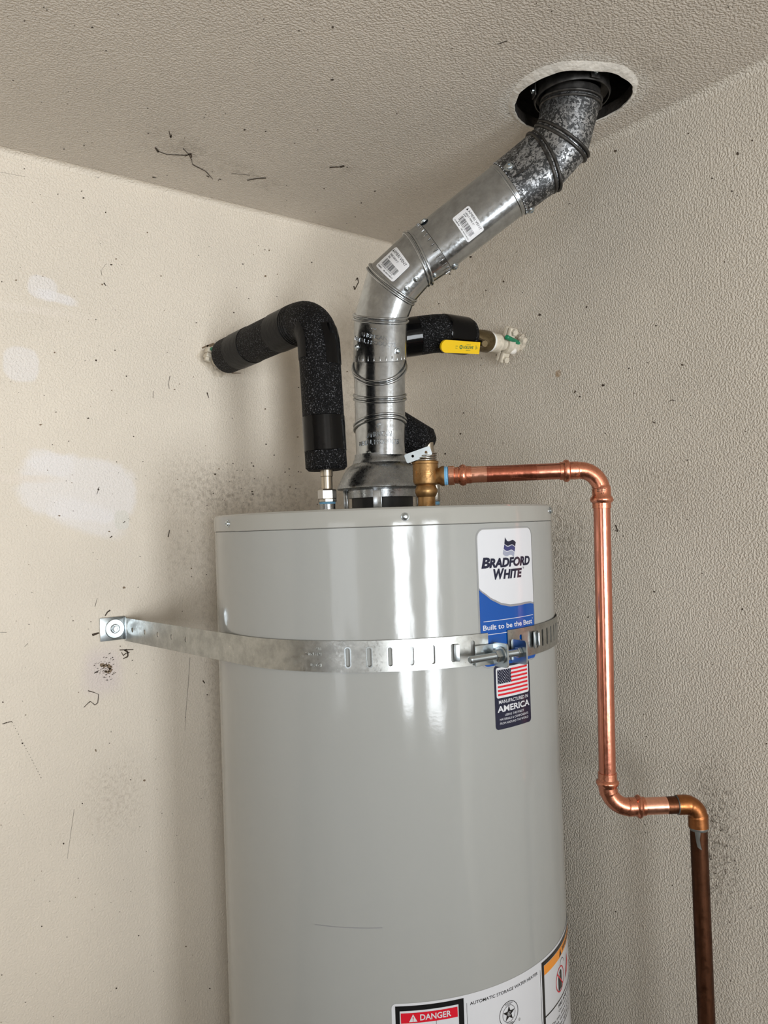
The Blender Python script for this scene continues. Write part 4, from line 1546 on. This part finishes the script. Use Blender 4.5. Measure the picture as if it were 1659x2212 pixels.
ck = earth_clamp('paint spattered earth clamp on the pipe beside the green wire at the right wall', Vector((0.026, yr, zr)), -X, Vector((0, 0.45, 0.89)).normalized())
g0 = on_plane(1094, 728, (0, yr + 0.020, 0), Y)
g1 = on_plane(1131, 744, (0, yr + 0.008, 0), Y)
gw = MB()
gp = Path([g0, Vector((max(g1.x, -0.001), g1.y, g1.z))])
sweep(gw, gp, [(0, 0.0030), (0.001, 0.0042), (gp.L, 0.0042)], 14)
gw.build('green_screw', 'green', ck, 40, 'green earth wire end')
wb = on_plane(1107, 757, (0, yr + 0.006, 0), Y)
MB().lathe([(0.0005, -0.008), (0.0055, -0.006), (0.0075, 0.0), (0.0055, 0.006), (0.0005, 0.008)], wb, Vector((-1, 0.4, -0.2)), 14).build('plaster_blob', 'plaster', ck, 60)


def crater(c, nrm, rx, parent, seed, mat='plaster_beige', hh=0.006):
    """broken plaster heaped round a pipe where it enters the wall"""
    g_ = random.Random(seed)
    x_, y_ = frame(nrm)
    rings = []
    n_ = 40
    for k in range(n_):
        a = 2 * math.pi * k / n_
        d = x_ * math.cos(a) + y_ * math.sin(a)
        r_ = rx * (1 + 0.22 * math.sin(3 * a + seed) + 0.22 * (g_.random() - 0.5))
        h_ = hh * (0.55 + 0.9 * g_.random())
        rings.append([c + d * (r_ * 0.55) - nrm * 0.002, c + d * (r_ * 0.62) + nrm * h_ * 0.8, c + d * (r_ * 0.8) + nrm * h_, c + d * r_ * 1.05 + nrm * h_ * 0.35, c + d * r_ * 1.3 - nrm * 0.001])
    return MB().loft(rings, closed=True).build('broken_plaster', mat, parent, 60)


crater(Vector((0, yr - 0.004, zr + 0.008)), X, 0.020, wall_right, 2, 'plaster_beige', 0.005)
crater(Vector((pw.x, 0, pw.z + 0.002)), Y, 0.025, wall_left, 5, 'plaster_beige', 0.0015)
ck2 = earth_clamp('pale earth clamp half hidden where the left black pipe meets the wall', Vector((pw.x, 0.024, pw.z)), Y, Vector((0.97, 0, 0.25)).normalized())
g0 = on_plane(486, 761, (0, 0.036, 0), Y)
g1 = on_plane(455, 753, (0, 0.036, 0), Y)
gw = MB()
gp = Path([g1, g0])
sweep(gw, gp, [(0, 0.0024), (0.004, 0.0040), (gp.L, 0.0042)], 12)
gw.build('green_screw', 'green', ck2, 40, 'green earth wire end')

# ------------------------------------------------------------------ relief valve
DV = 1.075


def tp(u, v, dd=0.0):
    return at_depth(u, v, DV + (u - 922) / 375 * (-0.025) + dd)


vb = tp(922, 1097)
vb = Vector((vb.x, vb.y, ZTOP))
relief = thing('relief_valve', 'cast bronze relief valve with a steel test lever on the tank top', 'valve', vb)


def zt(v):
    return tp(922, v).z - ZTOP


def px(n):
    return n / F * 1.07


MB().lathe([(px(19), -0.0005), (px(19), zt(1074)), (px(22), zt(1070)), (px(24.5), zt(1063)), (px(24.5), zt(1058)), (px(22), zt(1052)), (px(20.5), zt(1049)), (px(26), zt(1045)), (px(27.5), zt(1040)), (px(27.5), zt(1003)), (px(29), zt(1002)), (px(29), zt(997.5)), (px(27), zt(996.5)), (px(20), zt(996.5))], vb, Z, 36).build('valve_body', 'brass', relief, 35)
ob = tp(935, 1029)
oe = tp(960, 1028)
od = (tp(1200, 1019) - tp(965, 1028)).normalized()
MB().lathe([(px(15), -0.012), (px(16), 0.0), (px(18), (oe - ob).length * 0.55), (px(21.5), (oe - ob).length * 0.75), (px(22), (oe - ob).length)], ob, od, 28).build('outlet', 'brass', relief, 35)
# raised plate with an arrow
ang0 = math.atan2((CAM - vb).y, (CAM - vb).x)


def vmap(lift):
    return lambda x, y, z=0: Vector((vb.x, vb.y, ZTOP + y)) + Vector((math.cos(ang0 + x / px(27.5)), math.sin(ang0 + x / px(27.5)), 0)) * (px(27.5) + lift + z)


zc_ = zt(1024)
pl = art('arrow_plate', [[rect(-0.0150, zc_ - 0.0052, 0.0130, zc_ + 0.0046), rect(-0.0142, zc_ - 0.0044, 0.0122, zc_ + 0.0038)[::-1]],
                         stroke((-0.0095, zc_ + 0.0008), (0.0065, zc_ + 0.0008), 0.0007), stroke((-0.0095, zc_ - 0.0018), (0.0065, zc_ - 0.0018), 0.0007),
                         stroke((0.0062, zc_ + 0.0028), (0.0100, zc_ - 0.0006), 0.0009), stroke((0.0062, zc_ - 0.0040), (0.0100, zc_ - 0.0006), 0.0009),
                         ringpoly(-0.0100, zc_ - 0.0005, 0.0014, 0.0023, 14)], vmap(0.0), 'brass', relief, 0.003, thick=0.0008)
# spring coils and test lever
coil = [vb + Z * (zt(995) + 0.0115 * k / 120) + Vector((math.cos(k * 0.21), math.sin(k * 0.21), 0)) * (0.0150 - 0.003 * k / 120) + RIGHT0 * (0.004 * k / 120) for k in range(121)]
cpth = Path(coil)
mb = MB()
sweep(mb, cpth, [(0, 0.0011), (cpth.L, 0.0011)], 8)
mb.build('spring', 'steel', relief, 60)
MB().lathe([(0.0030, zt(998)), (0.0030, zt(975)), (0.0024, zt(973))], vb, Z, 14).build('stem', 'brass', relief, 35)
l0, l1 = tp(876, 992, -0.012), tp(931, 972, -0.012)
d = (l1 - l0).normalized()
nrm = (CAM - l0).normalized()
nrm = (nrm - d * nrm.dot(d)).normalized()
w_ = nrm.cross(d)
Ln = (l1 - l0).length
pl_o = rrect(0, -0.0062, Ln, 0.0062, 0.0022, 4)
h1 = disc(Ln * 0.29, -0.0006, 0.0019, 14)[::-1]
h2 = disc(Ln * 0.80, 0.0006, 0.0019, 14)[::-1]
art('test_lever', [[pl_o, h1, h2]], lambda x, y, z=0: l0 + d * x + w_ * (-y) + nrm * z, 'zinc', relief, None, thick=0.0015, smooth=True, label='flat zinc lever with two holes')
MB().box(l0 + d * Ln * 0.5 - nrm * 0.0075 - w_ * 0.0055, d * Ln * 0.9, w_ * 0.0012, nrm * 0.016, 0.0003).build('lever_flange', 'zinc', relief, 30)

# ------------------------------------------------------------------ copper discharge pipe
RC = 0.01111
c0 = oe
c1 = at_depth(1298.5, 1017.5, 1.05)
c2 = at_depth(1313.5, 1745, 1.05)
c3 = at_depth(1507, 1737, 1.05)
c1 = Vector((c1.x, c1.y, c0.z + 0.0002))
drain = thing('copper_discharge_pipe', 'new shiny copper discharge pipe from the relief valve down beside the tank', 'pipe', (c2.x, c2.y, c2.z))
c3n = Vector((c3.x, c3.y, c2.z + 0.001))
CP = Path(fillet([c0, c1, c2, c3n], [0.0290, 0.0290], 16))


def cs_(u, v):
    return CP.near(u, v)


def cseg(a, b, prof, mat, name, label=None, seg=32):
    mbx = MB()
    sweep(mbx, CP, [(a + k, r) for k, r in prof if a + k < b] + [(b, prof[-1][1])], seg)
    return mbx.build(name, mat, drain, 40, label)


def cprof(pts, mat, name, label=None):
    mbx = MB()
    sweep(mbx, CP, pts, 32)
    return mbx.build(name, mat, drain, 40, label)


E_ = 0.0011
sA, sB = cs_(967, 1028), cs_(982, 1027)
cprof([(0.0, px(20)), (sA * 0.25, px(20.5)), (sA * 0.4, px(19.6)), (sA * 0.6, px(20.6)), (sA * 0.8, px(19.6)), (sA, px(19.5))], 'blue_tape', 'thread_seal', 'blue thread seal')
cprof([(sA, px(18)), (sA + 0.001, px(21)), (sB - 0.001, px(21)), (sB, px(19))], 'copper_bright', 'adapter_ring')
s1000, s1018 = cs_(1001, 1027), cs_(1018, 1026)
cprof([(sB, px(18)), (s1000 - 0.006, px(18.2)), (s1000 - 0.0035, px(22)), (s1000, px(23.5)), (s1000 + 0.0035, px(21.5)), (s1000 + 0.0045, px(19)), (s1018, px(18.8)), (s1018 + 0.0002, RC)], 'copper_fit', 'press_adapter')
t1_, t2_, t3_ = cs_(1052, 1025), cs_(1159, 1021), cs_(1209, 1018)
cprof([(s1018 - 0.002, RC), (t1_, RC)], 'copper_bright', 'tube')
cprof([(t1_, RC), (t2_, RC)], 'copper_red', 'tube')
cprof([(t2_, RC), (t3_ + 0.002, RC)], 'copper', 'tube')
# upper press elbow
u1, u2, u3 = cs_(1209, 1018), cs_(1224, 1017), cs_(1248, 1017)
w0, w1_, w2_ = cs_(1296, 1055), cs_(1296, 1079), cs_(1297, 1098)
cprof([(u1 - 0.0003, RC), (u1, RC + E_), (u2 - 0.0045, RC + E_), (u2 - 0.0028, RC + 0.0035), (u2, RC + 0.0042), (u2 + 0.0028, RC + 0.0035), (u2 + 0.0045, RC + E_), (u3, RC + E_), (u3 + 0.0012, RC + 0.0004), (w0 - 0.001, RC + 0.0004), (w0, RC + 0.0012), (w1_ - 0.0055, RC + 0.0012), (w1_ - 0.0025, RC + 0.0036), (w1_, RC + 0.0042), (w1_ + 0.0025, RC + 0.0034), (w1_ + 0.0045, RC + E_), (w2_, RC + E_), (w2_ + 0.0003, RC)], 'copper_fit', 'press_elbow')
y0_, y1_, y2_ = cs_(1312, 1669), cs_(1312.5, 1690), cs_(1313, 1712)
cprof([(w2_ - 0.002, RC), (y0_ + 0.002, RC)], 'copper', 'tube')
z0_, z1_, z2_ = cs_(1358, 1745), cs_(1380, 1745), cs_(1392, 1744)
cprof([(y0_ - 0.0003, RC), (y0_, RC + E_), (y1_ - 0.0045, RC + E_), (y1_ - 0.002, RC + 0.0036), (y1_, RC + 0.0040), (y1_ + 0.003, RC + 0.0026), (y1_ + 0.0055, RC + E_), (y2_, RC + E_), (y2_ + 0.0015, RC + 0.0005), (z0_ - 0.0015, RC + 0.0005), (z0_, RC + E_), (z1_ - 0.0045, RC + E_), (z1_ - 0.002, RC + 0.0036), (z1_, RC + 0.0042), (z1_ + 0.002, RC + 0.0032), (z1_ + 0.0035, RC + E_), (z2_, RC + E_), (z2_ + 0.0003, RC)], 'copper_fit', 'press_elbow')
v0_, v1_ = cs_(1440, 1741), cs_(1463, 1740)
cprof([(z2_ - 0.002, RC), (v0_, RC)], 'copper_bright', 'tube')
cprof([(v0_, RC + 0.0001), (v1_ + 0.006, RC + 0.0001)], 'copper_burnt', 'scorched_tube', 'scorched brown tube end')
# stamped marks on the upper elbow
tq = CP.tan((w0 + w1_) / 2 - 0.004)


def elbow_mark(x, y, z=0):
    p = CP.at((w0 + w1_) / 2 - 0.003 - y)
    dd = (CAM - p) * Vector((1, 1, 0))
    dd.normalize()
    a = x / (RC + E_)
    r_ = Matrix.Rotation(a, 3, 'Z') @ dd
    return p + r_ * (RC + 0.0014)


bm = bmesh.new()
for i in range(9):
    add_poly(bm, rect(-0.0055 + i * 0.0013, 0.0022, -0.0047 + i * 0.0013, 0.0038))
for i in range(9):
    add_poly(bm, rect(-0.0060 + i * 0.0013, -0.0003, -0.0051 + i * 0.0013, 0.0011))
for i in range(2):
    add_poly(bm, rect(-0.0010 + i * 0.0026, -0.0028, 0.0006 + i * 0.0026, -0.0018))
art_bm('stamped_marks', bm, elbow_mark, 'dirt', drain)

# ------------------------------------------------------------------ old copper pipe on the right
old = thing('copper_drain_pipe', 'old brown copper pipe running to the floor, with a tarnished soldered elbow', 'pipe', (c3.x, c3.y, 0))
j0 = CP.at(v1_)
OP = Path(fillet([j0, Vector((c3.x, c3.y, j0.z + (c3n - j0).z)), Vector((c3.x, c3.y, 0.02))], 0.0170, 14))
so = OP.near(1506, 1787)
mb = MB()
sweep(mb, OP, [(0.0, RC + 0.0002), (0.0004, RC + 0.0017), (0.0150, RC + 0.0017), (0.0175, RC + 0.0012), (so - 0.017, RC + 0.0012), (so - 0.015, RC + 0.0017), (so - 0.0004, RC + 0.0017), (so, RC + 0.0002)], 32)
mb.build('elbow', 'copper_elbow', old, 40)
mb = MB()
sweep(mb, OP, [(-0.0012, RC), (-0.0006, RC + 0.0012), (0.0006, RC + 0.0012), (0.0012, RC + 0.001)], 32)
sweep(mb, OP, [(so - 0.0002, RC + 0.001), (so + 0.0008, RC + 0.0012), (so + 0.0030, RC + 0.0005), (so + 0.0036, RC)], 32)
mb.build('solder_ring', 'solder', old, 40)
mb = MB()
sweep(mb, OP, [(so - 0.004, RC), (OP.L, RC)], 32)
mb.build('tube', 'copper_old', old, 40)


def old_map(x, y, z=0):
    p = OP.at(so - y)
    dd = (CAM - p) * Vector((1, 1, 0))
    dd.normalize()
    return p + (Matrix.Rotation(x / RC, 3, 'Z') @ dd) * (RC + 0.0003 + z)


art('solder_drip', [[(-0.0050, 0.0), (0.0010, 0.0), (0.0020, -0.004), (0.0008, -0.012), (0.0016, -0.020), (0.0030, -0.0255), (0.0008, -0.0245), (-0.0022, -0.022), (-0.0036, -0.014), (-0.0046, -0.006)]], old_map, 'solder', old, 0.002, thick=0.0005, smooth=True)

# ------------------------------------------------------------------ small marks on walls and ceiling (thin flecks of dirt)
LIFT = 0.0005


def marks(name, surf, strokes, specks, parent, nrm, mat='dirt', seed=1):
    g_ = random.Random(seed)
    mb_ = MB()

    def put(poly):
        pts = [surf(u, v) + nrm * LIFT for u, v in poly]
        mb_.add(pts, [tuple(range(len(pts)))])
    for pts, w in strokes:
        for i in range(len(pts) - 1):
            (xa, ya), (xb, yb) = pts[i], pts[i + 1]
            dx, dy = xb - xa, yb - ya
            L = math.hypot(dx, dy) or 1
            nx, ny = -dy / L, dx / L
            wa, wb = w * (0.35 + 0.65 * g_.random()) / 2, w * (0.35 + 0.65 * g_.random()) / 2
            put([(xa + nx * wa, ya + ny * wa), (xa - nx * wa, ya - ny * wa), (xb - nx * wb, yb - ny * wb), (xb + nx * wb, yb + ny * wb)])
    for u, v, r in specks:
        n_ = 7
        ph, el = g_.random() * 3, 0.5 + 0.5 * g_.random()
        put([(u + r * (0.6 + 0.5 * g_.random()) * math.cos(2 * math.pi * k / n_ + ph), v + r * el * (0.6 + 0.5 * g_.random()) * math.sin(2 * math.pi * k / n_ + ph)) for k in range(n_)])
    o = mb_.build(name, mat, parent, 0)
    o['kind'] = 'stuff'
    return o


def scatter(n, poly_test, x0, x1, y0, y1, r0, r1, seed):
    g_ = random.Random(seed)
    out = []
    while len(out) < n:
        u, v = g_.uniform(x0, x1), g_.uniform(y0, y1)
        if poly_test(u, v):
            out.append((u, v, r0 + (r1 - r0) * g_.random() ** 3))
    return out


left_ok = lambda u, v: v > 345 + 0.2454 * u and (u < 455 or v < 1090)
right_ok = lambda u, v: v > 545 - 0.4905 * (u - 848) + 15 and (u > 1240 or v < 1080)
ceil_ok = lambda u, v: v < 300 + 0.2454 * u and v < 510 - 0.4905 * (u - 848) and math.hypot((u - 1238) / 150, (v - 205) / 95) > 1
ls_ = [([(768, 606), (772, 600), (774, 610), (766, 626), (764, 618)], 3.0), ([(229, 570), (218, 585), (220, 595)], 1.0), ([(224, 611), (229, 618)], 3.5), ([(365, 840), (364, 828), (367, 812)], 1.4),
       ([(447, 848), (451, 860)], 3), ([(237, 1162), (242, 1158)], 4), ([(363, 1160), (366, 1145)], 2.5), ([(266, 1130), (270, 1126)], 2.5),
       ([(210, 1058), (214, 1052), (209, 1068)], 1.5), ([(227, 1330), (232, 1322), (238, 1318)], 5), ([(205, 1310), (210, 1292)], 2.0),
       ([(199, 1372), (207, 1369), (214, 1367)], 6),
       ([(190, 1492), (204, 1496), (213, 1500), (211, 1518), (205, 1523), (199, 1518), (195, 1515), (190, 1519), (181, 1528)], 2.0),
       ([(0, 1366), (14, 1366)], 1.5), ([(258, 1404), (288, 1403)], 2.5), ([(262, 1408), (266, 1416), (272, 1411), (280, 1409)], 2.5), ([(268, 1404), (276, 1408), (276, 1418), (266, 1423)], 4.5),
       ([(52, 1398), (60, 1390)], 1.2), ([(438, 1470), (442, 1476)], 3), ([(270, 1405), (273, 1402)], 3), ([(410, 1420), (407, 1470), (402, 1530), (399, 1578)], 0.8), ([(145, 1855), (160, 1748)], 0.6),
       ([(0, 372), (12, 374), (54, 382)], 0.6), ([(158, 368), (172, 371)], 0.9), ([(190, 377), (214, 384)], 0.8), ([(330, 860), (331, 845)], 1)]
for k in range(60):
    a, r = random.uniform(0, 2 * math.pi), random.random() ** 0.6
    u, v = 225 + 24 * r * math.cos(a), 1444 + 34 * r * math.sin(a)
    ls_.append(([(u, v), (u + random.uniform(2, 5), v - random.uniform(0, 3))], random.uniform(0.8, 2.2)))
for k in range(40):
    t = k / 40
    u, v = (5 + 42 * t, 1563 - 5 * math.sin(t * 3)) if t < 0.5 else (26 + 130 * (t - 0.5), 1560 + 250 * (t - 0.5))
    ls_.append(([(u, v), (u + 1.5, v + 1.5)], 1.4))
marks('dirt_flecks', wl, ls_, scatter(150, left_ok, 0, 800, 340, 2212, 1.0, 2.6, 3) + scatter(40, lambda u, v: True, 440, 650, 1000, 1095, 0.8, 3.0, 8) + [(240, 572, 3), (148, 953, 2), (180, 428, 3), (176, 413, 2)], wall_left, Y)
marks('scuffs', wl, [([(447, 749), (462, 743), (482, 742)], 6), ([(436, 752), (450, 746)], 4), ([(470, 770), (478, 785), (490, 800)], 3), ([(500, 806), (520, 806)], 3), ([(222, 1440), (232, 1436), (240, 1444), (236, 1452), (226, 1450)], 9)], scatter(60, left_ok, 0, 800, 340, 2212, 1.2, 3.6, 13) + [(221, 1437, 8)], wall_left, Y, 'dirt_soft', 2)
marks('dirt_flecks', wr, [([(1446, 867), (1452, 864), (1458, 866)], 2), ([(1330, 190), (1358, 178)], 2), ([(1350, 280), (1380, 262)], 1.5), ([(1529, 1770), (1570, 1783)], 1.4), ([(1330, 1134), (1335, 1148), (1329, 1146)], 3), ([(1410, 911), (1416, 914)], 3), ([(1240, 850), (1244, 844)], 3)],
      scatter(130, right_ok, 890, 1659, 150, 2212, 1.0, 2.6, 4) + scatter(160, lambda u, v: True, 1526, 1600, 1730, 1930, 0.7, 1.6, 5) + [(1303, 832, 4), (1330, 326, 4), (1594, 332, 4), (1166, 680, 4), (1474, 788, 3), (1017, 555, 3)], wall_right, X)
cst = [([(365, 282), (369, 297), (371, 290)], 3), ([(395, 320), (408, 333), (414, 345), (416, 355), (445, 370), (460, 387)], 2.2), ([(338, 325), (360, 333), (398, 335), (412, 333)], 2.0), ([(400, 337), (412, 331), (414, 340)], 4), ([(335, 318), (343, 328)], 7), ([(471, 390), (474, 386), (478, 388)], 2.5), ([(534, 389), (555, 385), (575, 384)], 4), ([(712, 361), (735, 360), (744, 358)], 5), ([(329, 382), (338, 384)], 3), ([(452, 382), (446, 379)], 2), ([(500, 374), (540, 378)], 1.3), ([(1075, 95), (1095, 88)], 2)]
marks('dirt_flecks', ceil_pt, cst, scatter(110, ceil_ok, 0, 1659, 0, 520, 1.0, 2.6, 6) + [(719, 58, 3), (718, 172, 4), (528, 280, 3)], ceiling, -Z)

for o in list(bpy.data.objects):
    if o.users_collection == () and o.type == 'MESH':
        bpy.data.objects.remove(o)
